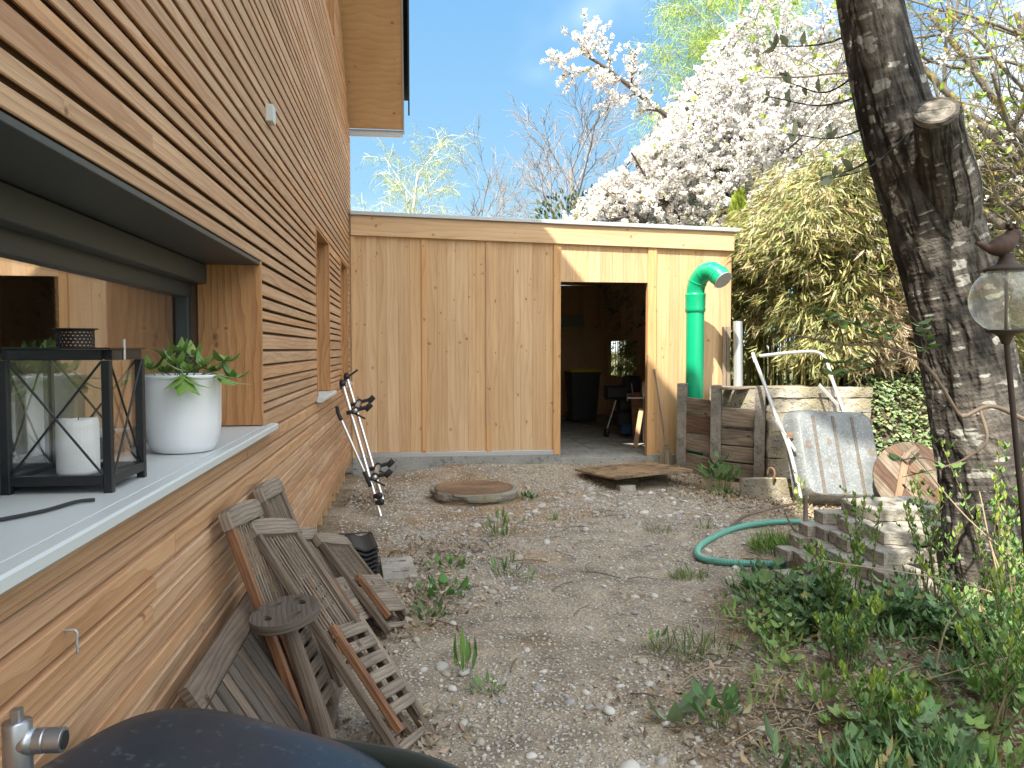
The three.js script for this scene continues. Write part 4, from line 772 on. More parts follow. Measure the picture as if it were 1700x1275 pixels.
// ================= round wooden board =================
{
  const t = thing('round_board', 'round brown wooden board with a batten leaning behind the trunk', 'board', [5.92, gy(5.9, -7.3), -7.30]); t.rotation.set(-0.30, -0.25, 0.18, 'YXZ');
  const r = 0.37, n = 6; for (let i = 0; i < n; i++) { // sawn planks of the disc
    const x0 = -r + i * 2 * r / n + 0.001, x1 = -r + (i + 1) * 2 * r / n - 0.001, s = []; for (let k = 0; k <= 8; k++) { const x = mix(x0, x1, k / 8); s.push([x, Math.sqrt(Math.max(0, r * r - x * x))]); } const sh = new THREE.Shape([...s, ...s.slice().reverse().map(([x, y]) => [x, -y])].map(q => new THREE.Vector2(q[0], q[1])));
    const g = new THREE.ExtrudeGeometry(sh, { depth: 0.028, bevelEnabled: false }); { const u = g.attributes.uv, p = g.attributes.position; for (let k = 0; k < u.count; k++) u.setXY(k, p.getY(k) + i * 0.37, p.getX(k) + i * 0.11); } g.rotateZ(0.5); g.translate(0, r, 0); part('plank', g, i % 2 ? M.oldPlank2 : M.oldPlank, t);
  }
  part('batten', bar(V(-0.20, 0.16, 0.042), V(0.02, 0.62, 0.042), 0.025, 0.07, 0.004, V(0, 0, 1)), M.teakPale, t);
  part('batten', bar(V(-0.04, 0.55, 0.070), V(0.12, 0.66, 0.070), 0.03, 0.08, 0.004, V(0, 0, 1)), M.oldPlank, t);
}
// ================= hose and dead branch =================
{
  const pts = [[5.05, 0.035, -6.50], [4.783, 0.035, -6.664], [4.441, 0.035, -6.759], [4.193, 0.035, -6.791], [3.724, 0.035, -6.653], [3.317, 0.035, -6.339], [3.09, 0.035, -6.05], [3.04, 0.035, -5.83], [3.145, 0.035, -5.66], [3.433, 0.035, -5.554], [3.70, 0.035, -5.53], [3.95, 0.035, -5.60]].map(([x, y, z]) => V(x, gy(x, z) + 0.03, z));
  const h = thing('garden_hose', 'thick ribbed green hose looped on the gravel by the pavers', 'hose');
  part('hose_wall', tube(pts, (t) => 0.0235, 260, 14), M.hose, h);
  part('rib', tube(pts, (t) => 0.0235 + 0.0028 * Math.max(-0.5, Math.sin(t * 2200)), 2200, 8), M.hoseRib, h);
  const d = thing('dead_branch', 'dry crooked branch lying inside the hose loop', 'branch'), g = (x, z, y = 0) => V(x, gy(x, z) + y, z);
  part('limb', tube([g(3.64, -5.78, 0.03), g(3.86, -5.88, 0.04), g(4.05, -6.1, 0.08), g(4.15, -6.3, 0.2), g(4.18, -6.36, 0.36)], (t) => mix(0.034, 0.018, t), 24, 9), M.grey2, d);
  part('limb', tube([g(4.1, -6.2, 0.12), g(4.3, -6.35, 0.14), g(4.5, -6.6, 0.10)], (t) => mix(0.02, 0.01, t), 14, 7), M.grey2, d);
  part('limb', tube([g(4.0, -6.02, 0.06), g(4.0, -6.25, 0.12), g(4.06, -6.5, 0.2)], (t) => mix(0.014, 0.007, t), 10, 6), M.grey2, d);
  single('fallen_stick', tube([g(3.60, -6.62, 0.02), g(3.85, -6.9, 0.05), g(4.15, -7.1, 0.07), g(4.64, -7.33, 0.10)], (t) => mix(0.016, 0.012, t), 20, 7), M.grey2, 'long thin stick curving beside the hose to the wheelbarrow', 'stick');
}
// ================= stacked paving stones =================
{
  const zz = [], hw = 0.074, pts = [[-0.15, 0], [-0.112, 0.017], [-0.075, 0], [-0.037, -0.017], [0, 0], [0.037, 0.017], [0.075, 0], [0.112, -0.017], [0.15, 0]];
  for (const [x, o] of pts) zz.push([x, hw + o]); for (const [x, o] of pts.slice().reverse()) zz.push([x, -hw + o]);
  const sh = new THREE.Shape(zz.map(q => new THREE.Vector2(...q)).reverse()), g = new THREE.ExtrudeGeometry(sh, { depth: 0.072, bevelEnabled: true, bevelSize: 0.004, bevelThickness: 0.005, bevelSegments: 1, curveSegments: 1 }).rotateX(-Math.PI / 2).translate(0, 0.005, 0);
  const flat = boxG(-0.13, 0.13, 0, 0.05, -0.065, 0.065, 0.004), R = mulberry(1303), H = 0.0825, seen = {}; let src, src2;
  const ord = ['nearest', 'second nearest', 'third nearest', 'fourth nearest', 'fifth nearest', 'sixth nearest', 'seventh nearest'], lay = ['bottom', 'second', 'third', 'fourth', 'top'];
  const add = (fl, x, y, z, a, lab) => { let t; if (fl) { if (!src2) t = src2 = single('flat_paver', flat, M.paver2, lab, 'paver', 'thin concrete pavers under the stack'); else t = copyOf(src2, lab); } else if (!src) t = src = single('paving_stone', g, M.paver, lab, 'paving stone', 'wavy concrete paving stones stacked by the trunk'); else { t = copyOf(src, lab); t.material = R() < 0.4 ? M.paver2 : M.paver; } t.position.set(x, y, z); t.rotation.set(fl ? 0 : (R() - 0.5) * 0.03, a, fl ? 0 : (R() - 0.6) * 0.04); };
  const y0 = gy(3.8, -4.95);
  for (let k = 0; k < 5; k++) add(true, 3.44 + k * 0.02, y0 - 0.006, -5.10 + k * 0.19, 0.08 + (R() - 0.5) * 0.2, ord[4 - k] + ' thin flat paver sticking out under the stack');
  for (let l = 0; l < 5; l++) for (let i = 0; i < 3; i++) for (let j = 6; j >= 0; j--) {
    const x = 3.62 + i * 0.306 + l * 0.125 + (j % 2) * 0.03, z = -5.40 + j * 0.155 - l * 0.012; if (x > 4.62 || (x > 4.02 && z > -4.88) || (l === 4 && (j > 2)) || (l === 3 && j > 4) || (l === 2 && j > 5)) continue; if (i === 1 && l < 3 && j > 0 && j < 6) continue;
    const col = i === 0 ? 'left face' : i === 1 ? 'middle row' : 'right row', k = l + col; seen[k] = (seen[k] ?? -1) + 1;
    add(false, x + (R() - 0.5) * 0.11, y0 + l * H + 0.049, z + (R() - 0.5) * 0.012, (R() - 0.5) * 0.24, ord[seen[k]] + ' wavy paving stone in the ' + lay[l] + ' layer, ' + col);
  }
  const bed = single('paver_bed', roughBox(0.46, 0.06, 1.0, 5, 0.004, 0.1), M.paver2, 'low bedding slab under the stack of wavy paving stones', 'slab'); bed.position.set(3.76, y0 + 0.015, -4.92);
}
// ================= cherry trunk =================
const barkMat = (() => {
  const hb = [], S = 1024; const map = tex(S, S, (u, v) => { // u along the trunk, v around it
    const crack = fbm3(u * 5, v * 9, 0, 5, 601, 5, 9), lent = vn3(u * 95, v * 7, 0, 602, 95, 7) * 0.6 + vn3(u * 170, v * 16, 0, 603, 170, 16) * 0.4, fine = vn3(u * 260, v * 200, 0, 604, 260, 200);
    const furrow = sstep(0.10, 0.0, Math.abs(fbm3(u * 4, v * 11, 0.5, 4, 605, 4, 11) - 0.5)), zone = sstep(0.45, 0.65, fbm3(u * 7, v * 3, 0, 3, 606, 7, 3));
    const l1 = vn3(u * 78, v * 13, 0, 607, 78, 13), l2 = vn3(u * 150, v * 40, 0, 608, 150, 40), lich = sstep(0.66, 0.72, l1 * 0.72 + l2 * 0.28 + zone * 0.13 - furrow * 0.3);
    hb.push(0.55 + (crack - 0.5) * 0.5 + (lent - 0.5) * 0.28 - furrow * 0.45 + (fine - 0.5) * 0.1 + lich * 0.05);
    const k = 0.30 + (crack - 0.5) * 0.2 + (lent - 0.5) * 0.14 - furrow * 0.12 + (fine - 0.5) * 0.06; return [mix(k * 1.04, 0.62, lich * 0.85), mix(k * 0.98, 0.62, lich * 0.85), mix(k * 0.92, 0.60, lich * 0.85)];
  }, { rx: 2.4, ry: 1 }); let i = 0; const bm = tex(S, S, () => hb[i++], { srgb: false, rx: 2.4, ry: 1 });
  return new THREE.MeshStandardMaterial({ map, bumpMap: bm, bumpScale: 0.028, roughness: 0.92 });
})();
function limbG(pts, rad, seg, n, seed, amp = 0.06, vrep = 1, rel = 0) { // pts with radii, bark relief; v wraps once
  const c = new THREE.CatmullRomCurve3(pts.map(p => V(p[0], p[1], p[2])), false, 'centripetal'), P = [], U = [], I = [], L = c.getLength(), rs = pts.map(p => p[3]);
  let N = V(1, 0, 0);
  for (let i = 0; i <= seg; i++) {
    const t = i / seg, p = c.getPoint(t), T = c.getTangent(t); N.addScaledVector(T, -N.dot(T)).normalize(); const B = new THREE.Vector3().crossVectors(T, N), k = t * (rs.length - 1), j = Math.min(rs.length - 2, Math.floor(k)), r0 = mix(rs[j], rs[j + 1], sstep(0, 1, k - j) * 0.5 + (k - j) * 0.5);
    for (let q = 0; q <= n; q++) { const a = q / n * Math.PI * 2, ca = Math.cos(a), sa = Math.sin(a); const rn = 1 + amp * ((fbm3(ca * 2.2 + seed, sa * 2.2, t * L * 1.1, 4, 640 + seed) - 0.5) * 2) + amp * 0.35 * (fbm3(ca * 9, sa * 9, t * L * 5, 3, 650 + seed) - 0.5) * 2; const fz = fbm3(ca * 2.6 + seed, sa * 2.6, t * L * 1.9, 5, 670 + seed), fu = sstep(0.05, 0.0, Math.abs(fz - 0.5)), pl = fbm3(ca * 7 + 3, sa * 7, t * L * 9, 3, 680 + seed) - 0.5; const r = r0 * (rn - rel * fu * 0.045 + rel * pl * 0.07); P.push(p.x + (N.x * ca + B.x * sa) * r, p.y + (N.y * ca + B.y * sa) * r, p.z + (N.z * ca + B.z * sa) * r); U.push(t * L, q / n * vrep); }
  }
  for (let i = 0; i < seg; i++) for (let q = 0; q < n; q++) { const a = i * (n + 1) + q, b = a + n + 1; I.push(a, a + 1, b, b, a + 1, b + 1); }
  const g = new THREE.BufferGeometry(); g.setAttribute('position', new THREE.Float32BufferAttribute(P, 3)); g.setAttribute('uv', new THREE.Float32BufferAttribute(U, 2)); g.setIndex(I); g.computeVertexNormals(); return g;
}
const GREEN = (r, g, b, tr = 0.25) => new THREE.MeshPhysicalMaterial({ color: C(r, g, b), roughness: 0.75, transmission: tr, thickness: 0, side: THREE.DoubleSide });
{
  const t = thing('cherry_tree', 'thick leaning cherry trunk with white lichen patches and a sawn stub', 'tree');
  part('trunk', limbG([[4.56, -0.12, -4.42, 0.40], [4.50, 0.12, -4.44, 0.325], [4.40, 0.79, -4.48, 0.278], [4.25, 1.545, -4.5, 0.265], [4.035, 2.285, -4.5, 0.262], [3.78, 2.9, -4.5, 0.212], [3.54, 3.72, -4.5, 0.18], [3.34, 4.5, -4.35, 0.17], [3.2, 5.2, -3.9, 0.12], [3.1, 5.9, -3.2, 0.05]], 0, 520, 200, 1, 0.07, 1, 1), barkMat, t);
  part('stub', limbG([[4.08, 2.05, -4.54, 0.12], [4.05, 2.32, -4.44, 0.165], [3.96, 2.56, -4.30, 0.16], [3.80, 2.78, -4.17, 0.134], [3.675, 2.915, -4.045, 0.118]], 0, 110, 110, 2, 0.05, 1, 1), barkMat, t);
  { // sawn face
    const T = V(-0.46, 0.62, 0.64).normalize(), pos = V(3.67, 2.922, -4.04), S = 256; const cm = new THREE.MeshStandardMaterial({ roughness: 0.9, map: tex(S, S, (u, v) => { const r = Math.hypot(u - 0.5, v - 0.5) * 2, a = Math.atan2(v - 0.5, u - 0.5), ring = vn3(r * 26, 0, 0, 661), cr = sstep(0.035, 0.0, Math.abs(u - 0.52 + 0.05 * (vn3(v * 8, 0, 0, 662) - 0.5))) * (v > 0.2 ? 1 : 0.3), k = 0.42 + ring * 0.10 + (fbm3(u * 9, v * 9, 0, 4, 663) - 0.5) * 0.3 - cr * 0.25 - sstep(0.78, 0.86, r) * 0.22; return [k * 1.0, k * 0.95, k * 0.88]; }) });
    part('sawn_face', new THREE.CylinderGeometry(0.113, 0.116, 0.035, 40).applyMatrix4(orient(pos, T, 0, 1)), cm, t);
  }
  // limbs above the picture and thin leafy twigs
  const limbs = [[[3.45, 4.1, -4.4, 0.12], [3.9, 4.9, -3.7, 0.09], [4.3, 5.6, -2.9, 0.05], [4.4, 6.1, -2.2, 0.02]], [[3.38, 4.4, -4.36, 0.11], [2.6, 5.1, -3.8, 0.08], [1.9, 5.8, -3.0, 0.04], [1.5, 6.3, -2.4, 0.015]], [[3.2, 5.2, -3.9, 0.10], [3.0, 5.8, -3.0, 0.07], [2.8, 6.3, -2.0, 0.03], [2.7, 6.7, -1.2, 0.012]], [[3.42, 4.2, -4.42, 0.08], [2.9, 4.8, -3.5, 0.05], [2.3, 5.3, -2.5, 0.03], [1.9, 5.7, -1.7, 0.015]]];
  const R = mulberry(1414), items = [], tw = [];
  for (const l of limbs) { part('limb', limbG(l, 0, 30, 12, 5, 0.06, 1), barkMat, t); const c = new THREE.CatmullRomCurve3(l.map(p => V(p[0], p[1], p[2]))); for (let i = 0; i < 34; i++) { const p = c.getPoint(0.25 + 0.75 * R()), d = V(R() - 0.5, R() * 0.7 - 0.1, R() - 0.5).normalize(), len = 0.5 + R() * 0.9, q = p.clone().addScaledVector(d, len * 0.55).add(V(0, 0.05, 0)), e = p.clone().addScaledVector(d, len); tw.push(tube([p, q, e], (s) => mix(0.011, 0.004, s), 4, 4)); for (let k = 0; k < 26; k++) { const s = R(), o = p.clone().lerp(e, s).add(V(R() - 0.5, R() - 0.5, R() - 0.5).multiplyScalar(0.22)); const zs = o.z - 0.6 * o.y, xs = o.x + 0.395 * o.y; if (zs < -6.8 || (zs < -5.0 && xs < 4.6)) continue; items.push([orient(o, V(R() - 0.5, R() - 0.5, R() - 0.5), R() * 6, 0.8 + R() * 0.7), C(0.5 + R() * 0.3, 0.55 + R() * 0.3, 0.3 + R() * 0.35)]); } } }
  part('twigs', tw, barkMat, t).userData.kind = 'stuff';
  instanced('crown', leafG(0.09, 0.055, 0.25, 2), GREEN(0.35, 0.5, 0.22, 0.35), items, t);
  const lf = leafG(0.085, 0.04, 0.2, 3, 0.2), lm = [GREEN(0.20, 0.24, 0.16, 0.15), GREEN(0.30, 0.34, 0.22, 0.2)];
  for (const [a, b, c] of [[[3.62, 3.62, -4.62], [3.38, 3.54, -4.72], [3.09, 3.53, -4.78]], [[3.64, 3.40, -4.62], [3.40, 3.24, -4.72], [3.18, 3.30, -4.76]], [[3.66, 3.22, -4.6], [3.36, 3.15, -4.7], [3.04, 3.21, -4.76]], [[3.72, 3.05, -4.58], [3.45, 2.95, -4.7], [3.22, 2.98, -4.76]], [[3.78, 2.90, -4.58], [3.55, 2.75, -4.66], [3.38, 2.71, -4.72]], [[3.76, 2.95, -4.3], [3.4, 2.66, -4.25], [3.2, 2.60, -4.25]]]) {
    const cv = new THREE.CatmullRomCurve3([V(...a), V(...b), V(...c)]); const tg = part('twig', tube([V(...a), V(...b), V(...c)], (s) => mix(0.008, 0.003, s), 14, 5), barkMat, t);
    for (let i = 0; i < 8; i++) { const s = i < 4 ? 1 : 0.45 + R() * 0.5, p = cv.getPoint(s), m = part('leaf', lf, lm[i % 2], tg); m.applyMatrix4(orient(p, V(-0.8 + R() * 1.0, R() * 1.3 - 0.3, R() - 0.5), R() * 3, 0.7 + R() * 0.5)); }
  }
}
// ================= garden lamp with a bird =================
{
  const l = thing('garden_lamp', 'rusty garden stake with a glass globe and a crowned bird on top', 'garden lamp', [2.985, gy(2.985, -2.4) - 0.03, -2.4]);
  const gy0 = l.position.y, top = V(2.772 - 2.985, 1.672 - gy0, 0), iron = new THREE.MeshStandardMaterial({ color: C(0.07, 0.055, 0.045), roughness: 0.75, metalness: 0.3 });
  part('pole', tube([V(0, 0, 0), top.clone().multiplyScalar(0.5), top], 0.0095, 4, 12), iron, l);
  const A = V(-0.02, 1, 0).normalize(), up = (h) => top.clone().addScaledVector(A, h), on = (g, h) => g.applyMatrix4(orient(up(h), A, 0, 1));
  part('cup', on(lathe([[0.001, -0.035], [0.012, -0.035], [0.022, -0.01], [0.034, 0.0], [0.06, 0.006], [0.062, 0.014], [0.001, 0.014]], 32), 0), iron, l);
  const gm = new THREE.MeshPhysicalMaterial({ color: C(0.92, 0.92, 0.87), transmission: 0.88, roughness: 0.1, thickness: 0, ior: 1.5, clearcoat: 1, clearcoatRoughness: 0.02 });
  part('glass_globe', on(new THREE.SphereGeometry(0.112, 48, 32), 0.115), gm, l);
  part('inner_rod', on(cyl(0.005, 0.005, 0.2, 10), 0.115), iron, l);
  part('cap', on(lathe([[0.068, -0.006], [0.072, 0.0], [0.06, 0.008], [0.03, 0.018], [0.022, 0.04], [0.026, 0.052], [0.001, 0.055]], 32), 0.215), iron, l);
  const bird = new THREE.MeshStandardMaterial({ color: C(0.075, 0.045, 0.032), roughness: 0.7, metalness: 0.2 });
  const S = 0.78, o = up(0.285).add(V(-0.022, 0, 0)), bp = [[-0.115, 0.022, 0.0], [-0.09, 0.012, 0], [-0.06, 0.0, 0], [-0.03, 0.002, 0], [0.0, 0.010, 0], [0.03, 0.028, 0], [0.048, 0.052, 0], [0.058, 0.066, 0]].map(q => V(...q).multiplyScalar(S).add(o)), br = [0.008, 0.012, 0.017, 0.034, 0.043, 0.042, 0.034, 0.026];
  part('bird', tube(bp, (t) => { const k = t * 7, j = Math.min(6, Math.floor(k)); return mix(br[j], br[j + 1], k - j) * S; }, 42, 20), bird, l);
  part('bird_head', [new THREE.SphereGeometry(0.029 * S, 20, 14).toNonIndexed().translate(o.x + 0.058 * S, o.y + 0.064 * S, o.z), new THREE.ConeGeometry(0.008, 0.026, 8).toNonIndexed().rotateZ(-Math.PI / 2).translate(o.x + 0.096 * S, o.y + 0.062 * S, o.z)], bird, l);
  const cr = []; for (let i = 0; i < 5; i++) { const a = i / 5 * 6.28; cr.push(new THREE.ConeGeometry(0.008, 0.034, 5).toNonIndexed().translate(Math.cos(a) * 0.016 + o.x + 0.052 * S, o.y + 0.105 * S, Math.sin(a) * 0.016 + o.z)); } cr.push(cyl(0.012, 0.02, 0.018, 12, o.x + 0.052 * S, o.y + 0.091 * S, o.z));
  part('crown', cr, bird, l);
}

// ================= plants near the camera =================
const vary = (R, r, g, b, k = 0.35) => { const m = 1 + (R() - 0.5) * 2 * k; return C(r * m * (1 + (R() - 0.5) * 0.25), g * m, b * m * (1 + (R() - 0.5) * 0.4)); };
const LEAF = new THREE.MeshPhysicalMaterial({ color: 0xffffff, roughness: 0.62, transmission: 0.28, thickness: 0, side: THREE.DoubleSide });
const LEAFOPAQUE = new THREE.MeshStandardMaterial({ color: 0xffffff, roughness: 0.75, side: THREE.DoubleSide });
const stemMat = new THREE.MeshStandardMaterial({ color: C(0.20, 0.15, 0.09), roughness: 0.9 }), greenStem = new THREE.MeshStandardMaterial({ color: C(0.16, 0.22, 0.06), roughness: 0.8 });
// dead leaves
{
  const R = mulberry(2001), items = [], g = leafG(1, 0.55, 0.5, 2, 0.35), spots = [[0.75, -5.0, 0.5, 520], [0.95, -6.2, 0.55, 420], [0.35, -8.7, 0.5, 260], [4.2, -8.5, 0.6, 480], [4.6, -7.6, 0.7, 520], [2.3, -2.95, 0.45, 240], [2.0, -3.3, 0.4, 110], [3.0, -3.6, 0.8, 300], [0.75, -3.3, 0.3, 160], [1.4, -6.3, 0.8, 150], [4.2, -9.5, 0.5, 200], [5.2, -6.9, 0.8, 420], [0.5, -4.4, 0.3, 200]];
  for (const [x0, z0, s, n] of spots) for (let i = 0; i < n; i++) { const a = R() * 6.28, r = s * Math.sqrt(-Math.log(1 - R() * 0.95)) * 0.75, x = x0 + Math.cos(a) * r, z = z0 + Math.sin(a) * r; if (x < 0.04 || z < -10.2) continue; items.push([orient(V(x, gy(x, z) + 0.012 + R() * 0.012, z), V(R() - 0.5, (R() - 0.5) * 0.5, R() - 0.5), (R() - 0.5) * 1.6 + (R() < 0.5 ? 0 : Math.PI), 0.025 + R() * 0.035), vary(R, 0.32, 0.25, 0.17, 0.45)]); }
  const d = new THREE.Group(); d.name = 'leaf_litter'; d.userData = { kind: 'stuff', label: 'brown dead leaves scattered over the yard', category: 'leaf litter' }; scene.add(d); instanced('dead_leaves', g, LEAFOPAQUE, items, d);
  // fallen twigs
  const tw = []; for (let i = 0; i < 90; i++) { const zone = R(); const x = zone < 0.5 ? 1.7 + R() * 1.6 : 0.5 + R() * 3.8, z = zone < 0.5 ? -2.7 - R() * 1.2 : -3 - R() * 6, a = R() * 6.28, l = 0.08 + R() * 0.22; if (x < 0.7 && z > -6.3) continue; const p = V(x, gy(x, z) + 0.014, z), q = V(x + Math.cos(a) * l, gy(x + Math.cos(a) * l, z + Math.sin(a) * l) + 0.016, z + Math.sin(a) * l), m = p.clone().lerp(q, 0.5).add(V((R() - 0.5) * 0.05, 0.012, (R() - 0.5) * 0.05)); tw.push(tube([p, m, q], 0.0025 + R() * 0.0015, 5, 4)); }
  part('twigs', tw, M.grey2, d).userData.kind = 'stuff';
}
// low herbs covering the bed at the right: several kinds growing through one another
{
  const R = mulberry(2101), kinds = [[], [], [], []], lobed = (() => { const gs = []; for (const [a, l] of [[0, 1], [0.95, 0.8], [-0.95, 0.8], [1.9, 0.5], [-1.9, 0.5]]) gs.push(leafG(l * 0.62, 0.42 * l, 0.25, 3, 0.2).translate(0, 0.02, 0).rotateZ(a)); return mergeGeometries(gs).translate(0, 0.3, 0); })();
  const geos = [leafG(1, 0.62, 0.22, 3, 0.25), leafG(1, 0.24, 0.3, 4, 0.35), lobed, leafG(1, 0.9, 0.15, 3, 0.15, 0.7)], st = [];
  let n = 0; while (n < 1500) {
    const x = 1.75 + R() * 3.1, z = -2.2 - R() * 2.75, patch = fbm3(x * 1.6, z * 1.6, 0, 3, 2105), soilGap = sstep(0.5, 0.2, Math.hypot((x - 2.15) / 0.9, (z + 2.85) / 0.5)); if (R() > sstep(2.25, 3.0, x + 0.30 * (z + 3.3)) * (0.2 + 0.8 * sstep(0.40, 0.56, patch)) * (1 - 0.75 * soilGap)) continue; if (Math.hypot(x - 4.48, z + 4.45) < 0.40 || (x > 3.3 && z < -4.12)) continue; n++;
    const kd = fbm3(x * 2.2, z * 2.2, 7, 2, 2108) + (R() - 0.5) * 0.22, k0 = kd < 0.42 ? 2 : kd < 0.50 ? 0 : kd < 0.56 ? 3 : 1, tall = R() < 0.12 ? 1.8 : 1;
    const h = (0.03 + 0.14 * R() * patch * 1.6) * tall, k = 5 + Math.floor(R() * 8), sz = (k0 === 1 ? 0.05 : k0 === 2 ? 0.055 : k0 === 3 ? 0.022 : 0.034) * (0.85 + 0.95 * R()), base = V(x, gy(x, z), z), tone = fbm3(x * 1.2, z * 1.2, 3, 2, 2107) + (R() - 0.5) * 0.2; if (h > 0.07) st.push(tube([base, base.clone().add(V((R() - 0.5) * 0.03, h * 0.6, (R() - 0.5) * 0.03)), base.clone().add(V((R() - 0.5) * 0.05, h, (R() - 0.5) * 0.05))], 0.0016, 4, 4));
    for (let i = 0; i < k; i++) { const a = i * 2.4 + R(), q = 0.2 + 0.8 * R(), r = 0.012 + 0.04 * R(), d = V(Math.cos(a), (k0 === 1 ? 0.5 : 0.05) + R() * 0.75, Math.sin(a)); const c = R() < 0.06 ? vary(R, 0.42, 0.36, 0.12) : tone > 0.52 ? vary(R, 0.22, 0.36, 0.09, 0.3) : vary(R, 0.13, 0.25, 0.09, 0.35); kinds[k0].push([orient(base.clone().add(V(Math.cos(a) * r, h * q, Math.sin(a) * r)), d, Math.PI + (R() - 0.5) * 0.9, sz * (0.6 + R() * 0.7)), c]); }
  }
  const g = new THREE.Group(); g.name = 'ground_cover'; g.userData = { kind: 'stuff', label: 'low green herbs covering the bed at the lower right', category: 'ground cover' }; scene.add(g);
  kinds.forEach((it, i) => instanced(['oval_leaves', 'narrow_leaves', 'lobed_leaves', 'round_leaves'][i], geos[i], LEAF, it, g)); part('stalks', st, greenStem, g).userData.kind = 'stuff';
  // dry straw among them
  const dry = [], dm = new THREE.MeshStandardMaterial({ color: C(0.40, 0.33, 0.21), roughness: 0.9 }); for (let i = 0; i < 170; i++) { const x = 1.9 + R() * 2.2, z = -2.4 - R() * 2.0, a = R() * 6.28, l = 0.1 + R() * 0.3, y = gy(x, z); dry.push(tube([V(x, y + 0.01, z), V(x + Math.cos(a) * l * 0.5, y + 0.03 + 0.05 * R(), z + Math.sin(a) * l * 0.5), V(x + Math.cos(a) * l, y + 0.015 + 0.06 * R(), z + Math.sin(a) * l)], 0.0016 + R() * 0.001, 5, 4)); } part('dry_straw', dry, dm, g).userData.kind = 'stuff';
}
function herb(label, x, z, o) { // small weed: leaves on short stems
  const { n = 14, h = 0.14, len = 0.09, wid = 0.5, col = [0.11, 0.25, 0.05], up = 0.7, seed = 1, spread = 0.1, name = 'weed_plant', cat = 'weed' } = o;
  const R = mulberry(seed * 131 + 7), t = thing(name, label, cat, [x, gy(x, z) - 0.005, z]), g = leafG(1, wid, 0.25, 4, 0.4), st = [], items = [];
  for (let i = 0; i < n; i++) { const a = i * 2.399 + R() * 0.6, r = spread * Math.sqrt(R()), hh = h * (0.35 + 0.65 * R()) * (1 - 0.5 * r / (spread + 1e-6)), b = V(Math.cos(a) * r * 0.5, 0, Math.sin(a) * r * 0.5), e = V(Math.cos(a) * r, hh, Math.sin(a) * r); st.push(tube([b, b.clone().lerp(e, 0.6).add(V(0, 0.01, 0)), e], 0.0018, 4, 4)); const m = part('leaf', g, LEAFMAT(col, i), t); m.applyMatrix4(orient(e, V(Math.cos(a + R() - 0.5), up * (0.2 + R()), Math.sin(a + R() - 0.5)), Math.PI, len * (0.6 + R() * 0.6))); }
  part('stems', st, greenStem, t); return t;
}
const _lm = {}; function LEAFMAT(c, i) { const k = c.join() + (i % 3); if (!_lm[k]) _lm[k] = GREEN(c[0] * [1, 1.35, 0.8][i % 3], c[1] * [1, 1.2, 0.8][i % 3], c[2] * [1, 1.1, 0.9][i % 3], 0.25); return _lm[k]; }
herb('large round leaved weed clump on the gravel right of the chairs', 0.99, -5.15, { n: 30, h: 0.10, len: 0.07, wid: 0.75, spread: 0.17, col: [0.09, 0.24, 0.045], seed: 2 });
herb('leafy weed behind the large round leaved clump', 1.07, -5.72, { n: 22, h: 0.09, len: 0.06, wid: 0.6, spread: 0.16, col: [0.12, 0.26, 0.05], seed: 3 });
herb('upright thin leaved weed between the chairs and the manhole', 1.55, -6.7, { n: 26, h: 0.2, len: 0.10, wid: 0.22, up: 1.6, spread: 0.17, col: [0.13, 0.22, 0.06], seed: 4 });
herb('dark leafy weed touching the right side of the manhole ring', 2.06, -8.42, { n: 24, h: 0.08, len: 0.06, wid: 0.6, spread: 0.13, col: [0.07, 0.17, 0.05], seed: 5 });
herb('tiny weed in the gravel before the plywood ramp', 2.15, -7.4, { n: 12, h: 0.06, len: 0.05, wid: 0.3, spread: 0.06, seed: 6 });
herb('spiky green weed in the middle of the gravel', 1.44, -5.5, { n: 16, h: 0.12, len: 0.09, wid: 0.22, up: 1.2, spread: 0.11, col: [0.12, 0.22, 0.07], seed: 7 });
herb('small feathery weed right of the spiky weed', 1.6, -5.38, { n: 14, h: 0.09, len: 0.06, wid: 0.25, spread: 0.08, seed: 8 });
herb('tall bladed weed on the near gravel right of the chairs', 1.05, -3.9, { n: 10, h: 0.1, len: 0.14, wid: 0.2, up: 2.2, spread: 0.05, col: [0.13, 0.27, 0.05], seed: 9 });
const daisy = herb('flat weed with a small white daisy on the near gravel', 1.15, -3.68, { n: 20, h: 0.03, len: 0.05, wid: 0.4, spread: 0.09, seed: 10 });
{ const wm = new THREE.MeshStandardMaterial({ color: C(0.85, 0.85, 0.85), roughness: 0.8, side: THREE.DoubleSide }), ym = new THREE.MeshStandardMaterial({ color: C(0.7, 0.5, 0.04), roughness: 0.8 }), pg = leafG(0.012, 0.006, 0, 2, 0); for (let i = 0; i < 12; i++) { const a = i / 12 * 6.28; part('petal', pg, wm, daisy).applyMatrix4(orient(V(0.03, 0.06, 0.02), V(Math.cos(a), 0.1, Math.sin(a)), 0, 1)); } part('flower_centre', new THREE.SphereGeometry(0.005, 10, 8).scale(1, 0.6, 1).translate(0.03, 0.061, 0.02), ym, daisy); part('stem', rod(V(0.03, 0, 0.02), V(0.03, 0.058, 0.02), 0.0012, 5), greenStem, daisy); }
herb('dark clump of leaves at the feet of the grey folding chairs', 0.9, -4.75, { n: 18, h: 0.07, len: 0.06, wid: 0.5, spread: 0.12, col: [0.07, 0.16, 0.04], seed: 11 });
herb('bushy dark green nettle growing against the compost planks', 4.40, -8.78, { n: 60, h: 0.52, len: 0.10, wid: 0.55, spread: 0.24, col: [0.07, 0.19, 0.04], seed: 12, name: 'nettle_plant', cat: 'plant' });
herb('low dark weeds at the foot of the nettle by the gravel', 4.28, -8.4, { n: 22, h: 0.12, len: 0.07, wid: 0.5, spread: 0.16, col: [0.07, 0.16, 0.05], seed: 13 });
